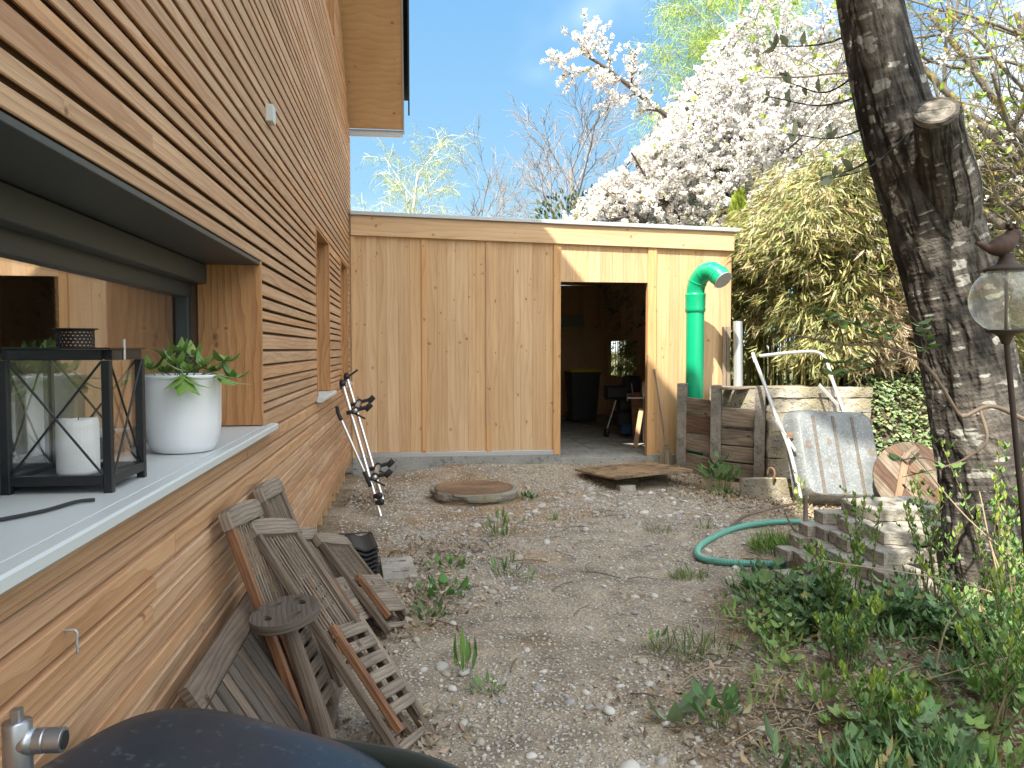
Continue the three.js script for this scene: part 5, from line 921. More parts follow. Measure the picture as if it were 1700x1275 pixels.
herb('green herb clump left of the pavers near the hose', 3.05, -4.9, { n: 34, h: 0.10, len: 0.075, wid: 0.4, spread: 0.2, col: [0.08, 0.20, 0.05], seed: 14 });
herb('dark ivy like clump at the left corner of the paver stack', 3.30, -5.25, { n: 26, h: 0.09, len: 0.07, wid: 0.7, spread: 0.16, col: [0.05, 0.13, 0.045], seed: 15 });
herb('small sprout on the gravel left of the herb bed', 2.12, -4.1, { n: 10, h: 0.1, len: 0.06, wid: 0.4, spread: 0.06, seed: 16 });
herb('big pale leaved dock plant at the left edge of the herb bed', 1.93, -3.25, { n: 7, h: 0.06, len: 0.17, wid: 0.4, up: 0.5, spread: 0.06, col: [0.20, 0.30, 0.14], seed: 17 });
herb('upright green sprout at the left front of the herb bed', 2.08, -3.12, { n: 22, h: 0.22, len: 0.075, wid: 0.5, spread: 0.1, col: [0.09, 0.22, 0.05], seed: 18 });
herb('bright yellow green dandelion rosette in the sun by the wheelbarrow', 5.15, -6.95, { n: 24, h: 0.07, len: 0.16, wid: 0.3, spread: 0.14, col: [0.30, 0.42, 0.05], seed: 19, name: 'dandelion', cat: 'plant' });
herb('leafy seedling standing before the tray of the wheelbarrow', 4.60, -7.28, { n: 12, h: 0.5, len: 0.07, wid: 0.5, spread: 0.07, col: [0.22, 0.30, 0.06], seed: 20, name: 'seedling', cat: 'plant' });
herb('yellow dock leaves at the foot of the first compost post', 4.17, -9.72, { n: 12, h: 0.09, len: 0.09, wid: 0.5, spread: 0.07, col: [0.28, 0.30, 0.04], seed: 21 });
herb('jagged green weed just inside the top of the hose loop', 3.42, -6.75, { n: 14, h: 0.06, len: 0.06, wid: 0.3, spread: 0.12, col: [0.13, 0.20, 0.05], seed: 22 });
function grassTuft(label, x, z, n, h, s, col, seed) {
  const R = mulberry(seed), t = thing('grass_tuft', label, 'grass', [x, gy(x, z) - 0.01, z]), g = leafG(1, 0.045, 0.4, 4, 0.5), items = [];
  for (let i = 0; i < n; i++) { const a = R() * 6.28, r = s * Math.sqrt(R()); items.push([orient(V(Math.cos(a) * r, 0, Math.sin(a) * r * 0.7), V(Math.cos(a) * 0.7 * R() + (R() - 0.5) * 0.6, 0.9, Math.sin(a) * 0.7 * R() + (R() - 0.5) * 0.6), R() * 6.28, h * (0.5 + R() * 0.7)), vary(R, ...col)]); }
  instanced('blades', g, LEAF, items, t);
}
grassTuft('thick bright grass tuft inside the hose loop', 3.82, -5.98, 620, 0.15, 0.30, [0.14, 0.27, 0.03], 2301);
grassTuft('yellowish grass tuft on the gravel left of the pavers', 2.79, -5.4, 170, 0.10, 0.13, [0.17, 0.24, 0.04], 2302);
grassTuft('small grass tuft left of the green hose', 3.0, -6.25 - 0.55, 90, 0.07, 0.12, [0.15, 0.22, 0.05], 2303);
grassTuft('thin grass near the dock leaves at the bed edge', 2.28, -3.95, 130, 0.14, 0.22, [0.14, 0.20, 0.06], 2304);
grassTuft('sparse grass between the manhole and the weeds', 1.72, -7.3, 70, 0.07, 0.2, [0.15, 0.19, 0.05], 2305);
// privet: upright stems with pairs of small leaves
function privet(label, x, z, n, h, seed, lean = 0.25) {
  const R = mulberry(seed), t = thing('privet_shrub', label, 'shrub', [x, gy(x, z) - 0.02, z], 'young privet shrubs around the cherry trunk'), g = leafG(1, 0.46, 0.25, 3, 0.25), items = [];
  for (let s = 0; s < n; s++) {
    const a = R() * 6.28, d = lean * (0.3 + R()), hh = h * (0.55 + 0.5 * R()), b = V((R() - 0.5) * 0.12, 0, (R() - 0.5) * 0.12), m = b.clone().add(V(Math.cos(a) * d * 0.4 * hh, hh * 0.55, Math.sin(a) * d * 0.4 * hh)), e = b.clone().add(V(Math.cos(a) * d * hh, hh, Math.sin(a) * d * hh));
    part('stem', tube([b, m, e], (q) => mix(0.0055, 0.002, q), 10, 5), stemMat, t); const c = new THREE.CatmullRomCurve3([b, m, e]);
    for (let k = 0; k < 11; k++) { const q = 0.32 + 0.68 * k / 10, p = c.getPoint(q), r = k * 1.57 + R() * 0.6, nl = q > 0.93 ? 5 : 3; for (let j = 0; j < nl; j++) { const an = r + j * 6.28 / nl, dir = V(Math.cos(an), 0.55 + 0.7 * R() + (q > 0.9 ? 0.6 : 0), Math.sin(an)); items.push([orient(p.clone().add(V(0, R() * 0.02, 0)), dir, Math.PI, (0.026 + R() * 0.022) * (q > 0.9 ? 0.85 : 1)), q > 0.85 ? vary(R, 0.32, 0.44, 0.07) : vary(R, 0.17, 0.31, 0.07)]); } if (R() < 0.5 && q > 0.4) { const an = R() * 6.28, se = p.clone().add(V(Math.cos(an) * 0.09, 0.07, Math.sin(an) * 0.09)); for (let j = 0; j < 7; j++) { const bn = R() * 6.28; items.push([orient(p.clone().lerp(se, 0.4 + 0.6 * R()), V(Math.cos(bn), 0.8, Math.sin(bn)), Math.PI, 0.022 + R() * 0.016), vary(R, 0.14, 0.26, 0.05)]); } } }
  }
  instanced('foliage', g, LEAF, items, t);
}
privet('tall privet shoots in front of the paver stack', 3.36, -4.16, 5, 0.66, 2401);
privet('privet with yellow green tips between pavers and trunk', 3.70, -4.02, 6, 0.72, 2402);
privet('privet shoots hugging the left side of the cherry trunk', 3.93, -3.85, 8, 0.95, 2403);
privet('privet at the foot of the trunk facing the camera', 3.75, -3.35, 8, 0.85, 2404, 0.35);
privet('low privet sprawling at the lower right corner', 3.05, -2.75, 10, 0.5, 2405, 0.6);
privet('short privet left of the paver stack shoots', 3.12, -4.02, 8, 0.45, 2406, 0.4);
privet('privet spray below the garden lamp', 3.35, -3.05, 9, 0.6, 2407, 0.5);
privet('bushy privet sprouts in the middle of the herb bed', 2.85, -3.45, 9, 0.34, 2408, 0.6);
privet('small privet sprouts at the bottom edge of the picture', 2.55, -2.72, 8, 0.3, 2409, 0.6);
{ // bare arching canes
  const R = mulberry(2450), t = thing('bramble_canes', 'bare straw coloured canes arching in front of the cherry trunk', 'canes', [3.6, gy(3.6, -3.6), -3.6]), cm = new THREE.MeshStandardMaterial({ color: C(0.36, 0.29, 0.18), roughness: 0.85 });
  for (const [a, b, c] of [[[0.6, 0.02, 0.35], [0.0, 0.30, 0.1], [-0.75, 0.42, -0.1]], [[0.7, 0.05, 0.3], [0.1, 0.55, -0.05], [-0.2, 0.95, -0.2]], [[0.3, 0.0, 0.2], [0.15, 0.4, 0.0], [0.12, 0.75, -0.1]], [[-0.4, 0.0, 0.3], [-0.3, 0.2, 0.25], [-0.1, 0.34, 0.2]], [[0.5, 0.0, 0.6], [0.0, 0.16, 0.55], [-0.6, 0.05, 0.5]], [[-0.2, 0, 0.5], [-0.24, 0.2, 0.45], [-0.2, 0.36, 0.3]], [[0.0, 0, 0.3], [0.03, 0.25, 0.2], [0.0, 0.5, 0.15]]]) part('cane', tube([V(...a), V(...b), V(...c)], (q) => mix(0.0055, 0.003, q), 16, 6), cm, t);
}
{ // leafy branch crossing the trunk
  const t = thing('leafy_sapling', 'bent grey sapling with fresh green leaves crossing before the trunk', 'sapling', [4.55, gy(4.55, -3.7) - 0.03, -3.7]), o = V(4.55, t.position.y, -3.7), q = (x, y, z = -3.9) => V(x, y, z).sub(o), R = mulberry(2470);
  const main = [q(4.55, t.position.y, -3.7), q(4.5, 0.6, -3.75), q(4.32, 1.1, -3.85), q(4.10, 1.25, -3.9), q(3.92, 1.31), q(3.76, 1.255), q(3.72, 1.30), q(3.63, 1.43), q(3.52, 1.55), q(3.38, 1.615), q(3.24, 1.645), q(3.07, 1.645), q(2.88, 1.68), q(2.74, 1.70)];
  part('stem', tube(main, (s) => mix(0.026, 0.004, Math.pow(s, 0.7)), 90, 9), M.grey2, t);
  const side = [[[3.87, 1.29], [3.875, 1.12], [3.80, 1.03], [3.63, 0.99], [3.42, 0.93]], [[3.64, 1.0], [3.5, 1.04], [3.36, 1.02]], [[3.38, 1.62], [3.28, 1.74], [3.22, 1.86]], [[3.24, 1.64], [3.12, 1.56], [2.98, 1.55]], [[3.07, 1.645], [3.0, 1.76], [2.9, 1.84]], [[3.45, 1.58], [3.3, 1.55], [3.1, 1.50], [2.95, 1.49]], [[3.52, 1.55], [3.5, 1.7], [3.45, 1.8]], [[3.3, 1.63], [3.2, 1.72], [3.02, 1.78]]].map(s => s.map(([x, y], i) => q(x, y, -3.9 + (i % 2 ? 0.05 : 0))));
  const lg = leafG(0.065, 0.042, 0.2, 4, 0.25), lm = [GREEN(0.13, 0.24, 0.05, 0.3), GREEN(0.20, 0.31, 0.06, 0.35), GREEN(0.09, 0.17, 0.04, 0.25)];
  side.forEach((s, i) => { const tw = part('twig', tube(s, (u) => mix(i ? 0.0045 : 0.009, 0.0022, u), 20, 6), M.grey2, t), c = new THREE.CatmullRomCurve3(s); const n = i < 2 ? 7 : 18; for (let k = 0; k < n; k++) { const u = i < 2 ? 0.6 + 0.4 * R() : 0.2 + 0.8 * R(), a = R() * 6.28; part('leaf', lg, lm[k % 3], tw).applyMatrix4(orient(c.getPoint(u), V(Math.cos(a) - 0.3, 0.3 * (R() - 0.3), Math.sin(a)), Math.PI + (R() - 0.5), 0.65 + R() * 0.6)); } });
}

// ================= background vegetation =================
// ivy covered bank behind the wheelbarrow
{
  const b = thing('ivy_bank', 'earth bank covered with glossy ivy between wheelbarrow and trunk', 'ivy'), R = mulberry(3001), items = [], g = leafG(1, 0.95, 0.25, 3, 0.2, 0.62);
  const hgt = (x, z) => 1.25 * sstep(-8.35, -9.5, z + 0.10 * (x - 7)) * (0.75 + 0.5 * fbm3(x * 1.2, z * 1.2, 0, 3, 3002)) * sstep(6.15, 6.7, x);
  const P = [], I = [], nx = 60, nz = 24, P0 = (i, j) => { const x = 5.6 + i / nx * 7, z = -8.1 - j / nz * 3; return V(x, gy(x, z) - 0.03 + hgt(x, z), z); };
  for (let j = 0; j <= nz; j++) for (let i = 0; i <= nx; i++) { const p = P0(i, j); P.push(p.x, p.y, p.z); } for (let j = 0; j < nz; j++) for (let i = 0; i < nx; i++) { const a = j * (nx + 1) + i; I.push(a, a + 1, a + nx + 1, a + 1, a + nx + 2, a + nx + 1); }
  const bg = new THREE.BufferGeometry(); bg.setAttribute('position', new THREE.Float32BufferAttribute(P, 3)); bg.setIndex(I); bg.computeVertexNormals(); part('bank', bg, M.soil, b);
  for (let k = 0; k < 13000; k++) { const x = 5.8 + R() * 6, z = -8.3 - R() * 1.6, h = hgt(x, z); if (h < 0.06 || (x < 6.35 && z < -8.8)) continue; items.push([orient(V(x, gy(x, z) + h + R() * 0.07, z + R() * 0.05), V((R() - 0.5) * 1.4, -0.5 + R() * 0.7, 0.5 + R() * 0.5), (R() - 0.5) * 1.4, 0.045 + R() * 0.03), R() < 0.45 ? vary(R, 0.28, 0.34, 0.17) : vary(R, 0.13, 0.19, 0.08)]); }
  instanced('ivy_leaves', g, new THREE.MeshStandardMaterial({ color: 0xffffff, roughness: 0.38, side: THREE.DoubleSide }), items, b);
}
// bamboo
function bamboo(label, culms, seed, dead, shellOnly) {
  const R = mulberry(seed), t = thing('bamboo_hedge', label, 'bamboo', [0, 0, 0], 'bamboo behind the compost bay'), g = leafG(1, 0.15, 0.5, 3, 0.35), items = [], st = [], cm = new THREE.MeshStandardMaterial({ color: C(0.28, 0.26, 0.10), roughness: 0.6 });
  for (const [x, z, h, lx, lz, n, y0] of culms) {
    const b = V(x, gy(x, z), z), m = V(x + lx * 0.25, h * 0.62, z + lz * 0.25), e = V(x + lx * 0.75, h, z + lz * 0.75), f = V(x + lx, h * 0.90, z + lz), cv = new THREE.CatmullRomCurve3([b, m, e, f]); st.push(tube([b, m, e, f], (q) => mix(0.014, 0.004, q), 8, 5));
    for (let i = 0; i < n; i++) {
      const q = mix(y0, 1, Math.pow(R(), 0.8)), c = cv.getPoint(q), a = R() * 6.28, rr = 0.10 + R() * 0.40, o = c.clone().add(V(Math.cos(a) * rr, (R() - 0.6) * 0.25, Math.sin(a) * rr));
      const dd = dead ? Math.exp(-(((o.x - 7.15) / 0.85) ** 2) - (((o.y - 1.7) / 1.05) ** 2)) * 1.15 + 0.12 + (fbm3(o.x * 1.1, o.y * 1.1, o.z * 1.1, 3, seed) - 0.55) : 0;
      const down = V(Math.cos(a) * 0.8, -0.55, Math.sin(a) * 0.8);
      for (let k = 0; k < 9; k++) { const isDead = R() < dd; items.push([orient(o.clone().add(V(R() - 0.5, R() - 0.5, R() - 0.5).multiplyScalar(0.14)), down.clone().add(V(R() - 0.5, (R() - 0.6) * 0.9, R() - 0.5)), R() * 6.28, 0.10 + R() * 0.10), isDead ? vary(R, 0.52, 0.43, 0.28, 0.3) : R() < 0.5 ? vary(R, 0.45, 0.41, 0.17, 0.3) : vary(R, 0.26, 0.29, 0.10, 0.35)]); }
    }
  }
  part('culms', st, cm, t).userData.kind = 'stuff'; instanced('foliage', g, new THREE.MeshPhysicalMaterial({ color: 0xffffff, roughness: 0.55, transmission: 0.25, thickness: 0, side: THREE.DoubleSide }), items, t);
}
{
  const R = mulberry(3100), A = [], B = [];
  for (let i = 0; i < 205; i++) { const x = 6.0 + R() * 2.75, z = -10.0 - Math.pow(R(), 1.4) * 2.4, top = 3.4 + 1.0 * sstep(5.9, 6.9, x) * (0.8 + 0.3 * R()), l = x < 6.5 ? -0.15 - 0.35 * R() : (R() - 0.5) * 0.9; A.push([x, z, top * (0.86 + 0.16 * R()), l, 0.15 + R() * 0.8, 34, 0.28]); }
  for (let i = 0; i < 110; i++) { const x = 5.95 + R() * 3.1, z = -9.75 - R() * 0.6; A.push([x, z, 1.5 + R() * 1.9, (R() - 0.5) * 0.8, 0.25 + R() * 0.4, 26, 0.35]); }
  bamboo('dense bamboo hedge with straw dry patches right of the shed', A, 3101, true);
  for (let i = 0; i < 170; i++) { const x = 5.42 + R() * 1.6, z = -14.0 - R() * 4.2; B.push([x, z, 2.6 + R() * 1.2, (R() - 0.5) * 0.5, (R() - 0.5) * 0.5, 46, 0.08]); }
  bamboo('bamboo stems seen through the side opening of the shed', B, 3102, false);
}
// branching trees
function growTree(root, dir, len, r, o, R) {
  const out = [];
  (function br(p, d, l, rad, lev) {
    const pts = [p.clone()], n = lev === 0 ? 5 : 4; let c = p.clone(), dd = d.clone();
    for (let i = 0; i < n; i++) { dd.add(V(R() - 0.5, R() - 0.5, R() - 0.5).multiplyScalar(o.wob)).add(V(0, o.trop[lev] ?? o.trop[o.trop.length - 1], 0)).normalize(); c = c.clone().addScaledVector(dd, l / n); pts.push(c); }
    const r1 = lev === o.levels ? Math.min(rad * 0.4, rad) : rad * 0.5; out.push({ pts, r0: rad, r1, lev });
    if (lev < o.levels) { const k = o.kids[lev]; for (let i = 0; i < k; i++) { const t = (o.from[lev] ?? 0.35) + (1 - (o.from[lev] ?? 0.35)) * (i + R()) / k, q = Math.min(n - 1e-3, t * n), j = Math.floor(q), pp = pts[j].clone().lerp(pts[j + 1], q - j), ax = pts[j + 1].clone().sub(pts[j]).normalize(), az = i * 2.399 + R() * 0.9, s = Math.abs(ax.y) < 0.95 ? new THREE.Vector3().crossVectors(ax, V(0, 1, 0)).normalize() : V(1, 0, 0), s2 = new THREE.Vector3().crossVectors(ax, s), an = o.ang[lev] * (0.75 + 0.5 * R()), cd = ax.clone().multiplyScalar(Math.cos(an)).addScaledVector(s, Math.sin(an) * Math.cos(az)).addScaledVector(s2, Math.sin(an) * Math.sin(az)); br(pp, cd, l * o.ratio[lev] * (0.7 + 0.5 * R()), Math.max(o.minR, mix(rad, r1, t) * o.rr), lev + 1); } }
  })(root, dir.clone().normalize(), len, r, 0);
  return out;
}
function buildWood(segs, t, mat, seg = 5) {
  const lim = segs.filter(s => s.lev === 0), mid = segs.filter(s => s.lev === 1), tw = segs.filter(s => s.lev >= 2);
  lim.forEach((s) => part('trunk', tube(s.pts, (q) => mix(s.r0, s.r1, q), 10, 9), mat, t)); mid.forEach(s => part('limb', tube(s.pts, (q) => mix(s.r0, s.r1, q), 7, 6), mat, t));
  if (tw.length) part('twigs', tw.map(s => tube(s.pts, (q) => mix(s.r0, s.r1, q), s.lev === 2 ? 5 : 3, 3)), mat, t).userData.kind = 'stuff';
}
const woodM = (r, g, b) => new THREE.MeshStandardMaterial({ color: C(r, g, b), roughness: 0.95 });
// blossom cluster: a handful of little five sided flowers
const blossomG = (() => { const R = mulberry(3200), gs = []; for (let i = 0; i < 8; i++) { const d = V(R() - 0.5, R() - 0.5, R() - 0.5).normalize(), P = [], c = d.clone().multiplyScalar(0.55 + 0.35 * R()), s = V(R() - 0.5, R() - 0.5, R() - 0.5).cross(d).normalize(), s2 = new THREE.Vector3().crossVectors(d, s), rim = []; for (let k = 0; k < 5; k++) { const a = k / 5 * 6.283; rim.push(c.clone().addScaledVector(s, Math.cos(a) * 0.5).addScaledVector(s2, Math.sin(a) * 0.5).addScaledVector(d, 0.12)); } for (let k = 0; k < 5; k++) for (const v of [c, rim[k], rim[(k + 1) % 5]]) P.push(v.x, v.y, v.z); const g = new THREE.BufferGeometry(); g.setAttribute('position', new THREE.Float32BufferAttribute(P, 3)); g.computeVertexNormals(); gs.push(g); } return mergeGeometries(gs); })();
const petal = new THREE.MeshPhysicalMaterial({ color: 0xffffff, roughness: 0.8, transmission: 0.2, thickness: 0, side: THREE.DoubleSide });
{ // blossoming cherry behind the shed
  const R = mulberry(3301), t = thing('blossom_tree', 'cherry tree in full white blossom rising behind the shed roof', 'tree'), wm = woodM(0.09, 0.075, 0.065), segs = [], base = V(9.6, 0, -19);
  segs.push({ pts: [base, V(9.55, 1.6, -19), V(9.5, 3.2, -19)], r0: 0.26, r1: 0.2, lev: 0 });
  const o = { levels: 3, kids: [9, 8, 7], from: [0.25, 0.2, 0.15], ang: [0.9, 0.9, 0.8], ratio: [0.52, 0.55, 0.5], trop: [0.06, 0.03, 0.02, 0.02], wob: 0.35, rr: 0.6, minR: 0.008 };
  for (const [d, l, r] of [[[-0.55, 0.85, 0.1], 5.4, 0.15], [[0.1, 1, 0.0], 6.2, 0.16], [[0.55, 0.8, 0.1], 5.2, 0.14], [[-0.95, 0.42, 0.1], 4.8, 0.13], [[0.95, 0.4, 0.2], 4.4, 0.12], [[-0.3, 0.6, 0.6], 4.2, 0.12], [[-0.25, 0.95, -0.3], 5.8, 0.13], [[-0.7, 0.25, 0.4], 4.6, 0.11]]) segs.push(...growTree(V(9.5, 3.2, -19), V(...d), l, r, o, R));
  // the long branch reaching out to the left
  const lb = growTree(V(7.7, 7.0, -19), V(-0.92, 0.52, 0.05), 3.4, 0.07, { ...o, levels: 2, kids: [12, 6], ratio: [0.26, 0.5], trop: [-0.02, 0.05, 0.05], wob: 0.15 }, R); segs.push({ pts: [V(8.6, 5.6, -19), V(8.2, 6.3, -19), V(7.7, 7.0, -19)], r0: 0.09, r1: 0.07, lev: 1 }); lb.forEach(s => { s.lev++; s.free = true; }); segs.push(...lb);
  const env = [[4.2, 4.6], [5.4, 5.6], [6.6, 6.7], [7.6, 8.0], [8.4, 9.2], [9.3, 10.3], [10.2, 9.6], [11.2, 9.0], [12.6, 7.6], [13.6, 5.2]], top = (x) => { if (x <= 4.2 || x >= 13.6) return 4.2; for (let i = 0; i < env.length - 1; i++) if (x < env[i + 1][0]) return mix(env[i][1], env[i + 1][1], (x - env[i][0]) / (env[i + 1][0] - env[i][0])); return 4; };
  const keep = segs.filter(s => s.lev < 1 || s.free || s.pts.every(p => p.y < top(p.x) + 0.15)); segs.length = 0; segs.push(...keep);
  buildWood(segs, t, wm); const items = []; const tws = segs.filter(s => s.lev >= 2);
  for (const s of tws) { const L = s.pts[0].distanceTo(s.pts[s.pts.length - 1]), n = Math.round(L * (s.lev >= 3 ? 38 : 20)); for (let i = 0; i < n; i++) { const q = R() * (s.pts.length - 1), j = Math.min(s.pts.length - 2, Math.floor(q)), p = s.pts[j].clone().lerp(s.pts[j + 1], q - j); p.add(V(R() - 0.5, R() - 0.5, R() - 0.5).multiplyScalar(0.1)); const k = 0.74 + R() * 0.14; items.push([orient(p, V(R() - 0.5, R() - 0.5, R() - 0.5), R() * 6, 0.032 + R() * 0.026), R() < 0.06 ? C(0.3, 0.34, 0.14) : C(k, k * 0.98, k * 0.96)]); } }
  console.log('blossoms', items.length); instanced('blossom', blossomG, petal, items, t);
}
function leafTree(name, label, cat, x, z, h, o) { // fine leaved tree seen far off
  const { spread = 0.5, col, n = 26, leaf = 0.1, wood: wc = [0.45, 0.43, 0.4], kids = [14, 8, 6], seed = 1, droop = 0, from = 0.3, ang = [0.75, 0.7, 0.7], bare = false, minR = 0.01, r = h * 0.011, jit = 0.3, ratio = [0.36, 0.55, 0.55], lean = [0, 0] } = o;
  const R = mulberry(seed), t = thing(name, label, cat, [0, 0, 0]), segs = growTree(V(x, 0, z), V(lean[0], 1, lean[1]), h, r, { levels: kids.length, kids, from: [from, 0.2, 0.2, 0.2], ang, ratio, trop: [0.05, 0.03, -droop, -droop], wob: 0.16, rr: 0.5, minR }, R);
  buildWood(segs, t, woodM(...wc)); if (bare) return t; const items = [];
  for (const s of segs.filter(s => s.lev >= 2)) for (let i = 0; i < n; i++) { const q = R() * (s.pts.length - 1), j = Math.min(s.pts.length - 2, Math.floor(q)), p = s.pts[j].clone().lerp(s.pts[j + 1], q - j).add(V(R() - 0.5, R() - 0.7, R() - 0.5).multiplyScalar(jit)); items.push([orient(p, V(R() - 0.5, R() - 0.8, R() - 0.5), R() * 6, leaf * (0.6 + R() * 0.8)), vary(R, ...col, 0.3)]); }
  instanced('crown', leafG(1, 0.7, 0.2, 1, 0.1), LEAFOPAQUE, items, t); return t;
}
leafTree('birch_tree', 'pale trunked birch with young leaves beside the roof overhang', 'tree', 0.35, -30, 8.4, { col: [0.30, 0.35, 0.06], n: 20, leaf: 0.14, wood: [0.5, 0.49, 0.46], kids: [17, 7, 4], seed: 3401, droop: 0.05, from: 0.25, ratio: [0.27, 0.55, 0.55] });
leafTree('birch_tree', 'tall yellow green birch towering behind the blossoming cherry', 'tree', 13.2, -30, 15.2, { col: [0.30, 0.42, 0.05], n: 44, leaf: 0.22, wood: [0.5, 0.49, 0.46], kids: [22, 8, 6], seed: 3402, droop: 0.10, from: 0.25, ratio: [0.19, 0.6, 0.55], jit: 0.6 });
leafTree('bare_tree', 'small leafless tree above the middle of the shed roof', 'tree', 3.4, -30, 6.3, { bare: true, wood: [0.26, 0.23, 0.21], kids: [9, 6, 5, 3], seed: 3403, from: 0.4, ang: [0.6, 0.5, 0.5, 0.5], ratio: [0.42, 0.55, 0.55, 0.55], minR: 0.011, r: 0.1 });
leafTree('bare_tree', 'large leafless tree left of the blossoming cherry', 'tree', 7.9, -30, 8.6, { bare: true, wood: [0.27, 0.24, 0.23], kids: [11, 7, 5, 4], seed: 3404, from: 0.35, ang: [0.65, 0.5, 0.5, 0.5], ratio: [0.36, 0.58, 0.55, 0.55], minR: 0.011, r: 0.14 });
// evergreens
function bush(name, label, cat, x, y0, z, rx, ry, rz, n, leaf, col, seed, wid = 0.5) {
  const R = mulberry(seed), t = thing(name, label, cat, [x, 0, z]), items = [];
  part('stem', tube([V(0, gy(x, z) - 0.05, 0), V(0.05, y0 * 0.5, 0), V(0, y0, 0)], 0.06, 4, 6), stemMat, t);
  for (let i = 0; i < n; i++) { const a = R() * 6.283, c = R() * 2 - 1, s = Math.sqrt(1 - c * c), rad = 0.55 + 0.5 * Math.pow(R(), 0.5), d = V(s * Math.cos(a), c, s * Math.sin(a)), k = rad * (0.7 + 0.6 * fbm3(d.x * 2 + seed, d.y * 2, d.z * 2, 3, 3500)); items.push([orient(V(d.x * rx * k, y0 + d.y * ry * k, d.z * rz * k), d.clone().add(V(R() - 0.5, R() - 0.3, R() - 0.5).multiplyScalar(1.2)), R() * 6, leaf * (0.6 + R() * 0.8)), vary(R, ...col, 0.4)]); }
  instanced('foliage', leafG(1, wid, 0.25, 2, 0.2), LEAFOPAQUE, items, t); return t;
}
bush('evergreen_shrub', 'dark evergreen shrub below the blossom behind the shed roof', 'shrub', 5.3, 3.9, -20.5, 1.6, 1.7, 1.2, 3200, 0.13, [0.055, 0.085, 0.03], 3501);
bush('evergreen_shrub', 'second evergreen shrub showing through the lower blossom', 'shrub', 8.0, 3.6, -20.8, 1.8, 1.8, 1.2, 3000, 0.13, [0.09, 0.12, 0.04], 3502);
{ // thuja cone
  const R = mulberry(3510), t = thing('thuja_tree', 'yellow green thuja tip between the shed corner and bamboo', 'tree', [6.15, 0, -12.4]), items = []; part('trunk', rod(V(0, gy(6.1, -12.4), 0), V(0, 3.9, 0), 0.05, 7, 0.01), stemMat, t);
  for (let i = 0; i < 3600; i++) { const h = R(), y = 0.4 + h * 3.75, r = 0.42 * (1 - Math.pow(h, 2.2)) * (0.75 + 0.35 * R()) + 0.02, a = R() * 6.28; items.push([orient(V(Math.cos(a) * r, y, Math.sin(a) * r), V(Math.cos(a) * 0.5, 1, Math.sin(a) * 0.5), R() * 6, 0.09 + R() * 0.07), vary(R, 0.26, 0.34, 0.04, 0.35)]); } instanced('crown', leafG(1, 0.4, 0.3, 2, 0.1), LEAFOPAQUE, items, t);
}
bush('forsythia_shrub', 'bright yellow leaved shrub behind the tiled outbuilding', 'shrub', 15.4, 6.2, -20.5, 2.2, 1.7, 1.4, 4200, 0.15, [0.62, 0.58, 0.05], 3503);
bush('laurel_hedge', 'dark green hedge filling the gap right of the trunk', 'hedge', 11.2, 1.3, -10.9, 2.4, 1.7, 0.9, 6000, 0.12, [0.09, 0.15, 0.04], 3504);
bush('laurel_hedge', 'yellowish bush beside the neighbouring shed wall', 'hedge', 9.7, 1.9, -11.6, 1.0, 1.1, 0.8, 3000, 0.13, [0.26, 0.30, 0.07], 3505);
bush('laurel_hedge', 'dark bush beyond the side opening of the shed', 'hedge', 8.9, 1.2, -17.4, 2.0, 2.0, 3.0, 5000, 0.16, [0.10, 0.15, 0.05], 3506);
// gnarled leafless fruit tree at the right
{
  const R = mulberry(3601), t = thing('apple_tree', 'gnarled leafless fruit tree with yellow lichen at the upper right', 'tree'), o = { levels: 3, kids: [9, 8, 6], from: [0.15, 0.2, 0.2], ang: [0.8, 0.8, 0.8], ratio: [0.5, 0.5, 0.5], trop: [0.0, 0.02, 0.04, 0.05], wob: 0.5, rr: 0.55, minR: 0.004 };
  const segs = [{ pts: [V(9.0, 0, -8.2), V(8.9, 1.2, -8.2), V(8.75, 2.4, -8.2)], r0: 0.2, r1: 0.16, lev: 0 }];
  for (const [d, l, r] of [[[-0.55, 0.85, 0.1], 3.4, 0.075], [[-0.9, 0.65, -0.2], 3.0, 0.06], [[0.1, 1, 0.1], 3.4, 0.08], [[-0.4, 1, -0.5], 3.3, 0.07], [[-0.2, 0.8, 0.7], 3.0, 0.06], [[0.6, 0.8, 0.2], 3.0, 0.06], [[-0.75, 1.1, 0.3], 3.8, 0.06]]) segs.push(...growTree(V(8.75, 2.4, -8.2), V(...d), l, r, o, R));
  const lm = new THREE.MeshStandardMaterial({ roughness: 0.95, map: tex(256, 256, (u, v) => { const a = sstep(0.6, 0.68, fbm3(u * 6, v * 6, 0, 4, 3605, 6, 6)), k = 0.34 + 0.2 * fbm3(u * 14, v * 14, 0, 3, 3606, 14, 14); return [mix(k, 0.60, a), mix(k * 0.95, 0.54, a), mix(k * 0.88, 0.26, a)]; }, { rx: 0.8, ry: 0.8 }) });
  buildWood(segs, t, lm); const items = [], bl = [];
  for (const s of segs.filter(s => s.lev >= 3)) { if (R() < 0.25) for (let k = 0; k < 4; k++) items.push([orient(s.pts[s.pts.length - 1], V(R() - 0.5, R() * 0.6, R() - 0.5), R() * 6, 0.05 + R() * 0.05), vary(R, 0.34, 0.48, 0.06)]); if (R() < 0.12) for (let k = 0; k < 3; k++) bl.push([orient(s.pts[2].clone().add(V(R() - 0.5, R() - 0.5, R() - 0.5).multiplyScalar(0.1)), V(R() - 0.5, R() - 0.5, R() - 0.5), R() * 6, 0.03), C(0.8, 0.79, 0.77)]); }
  instanced('young_leaves', leafG(1, 0.55, 0.25, 2), LEAF, items, t); instanced('blossom', blossomG, petal, bl, t);
}
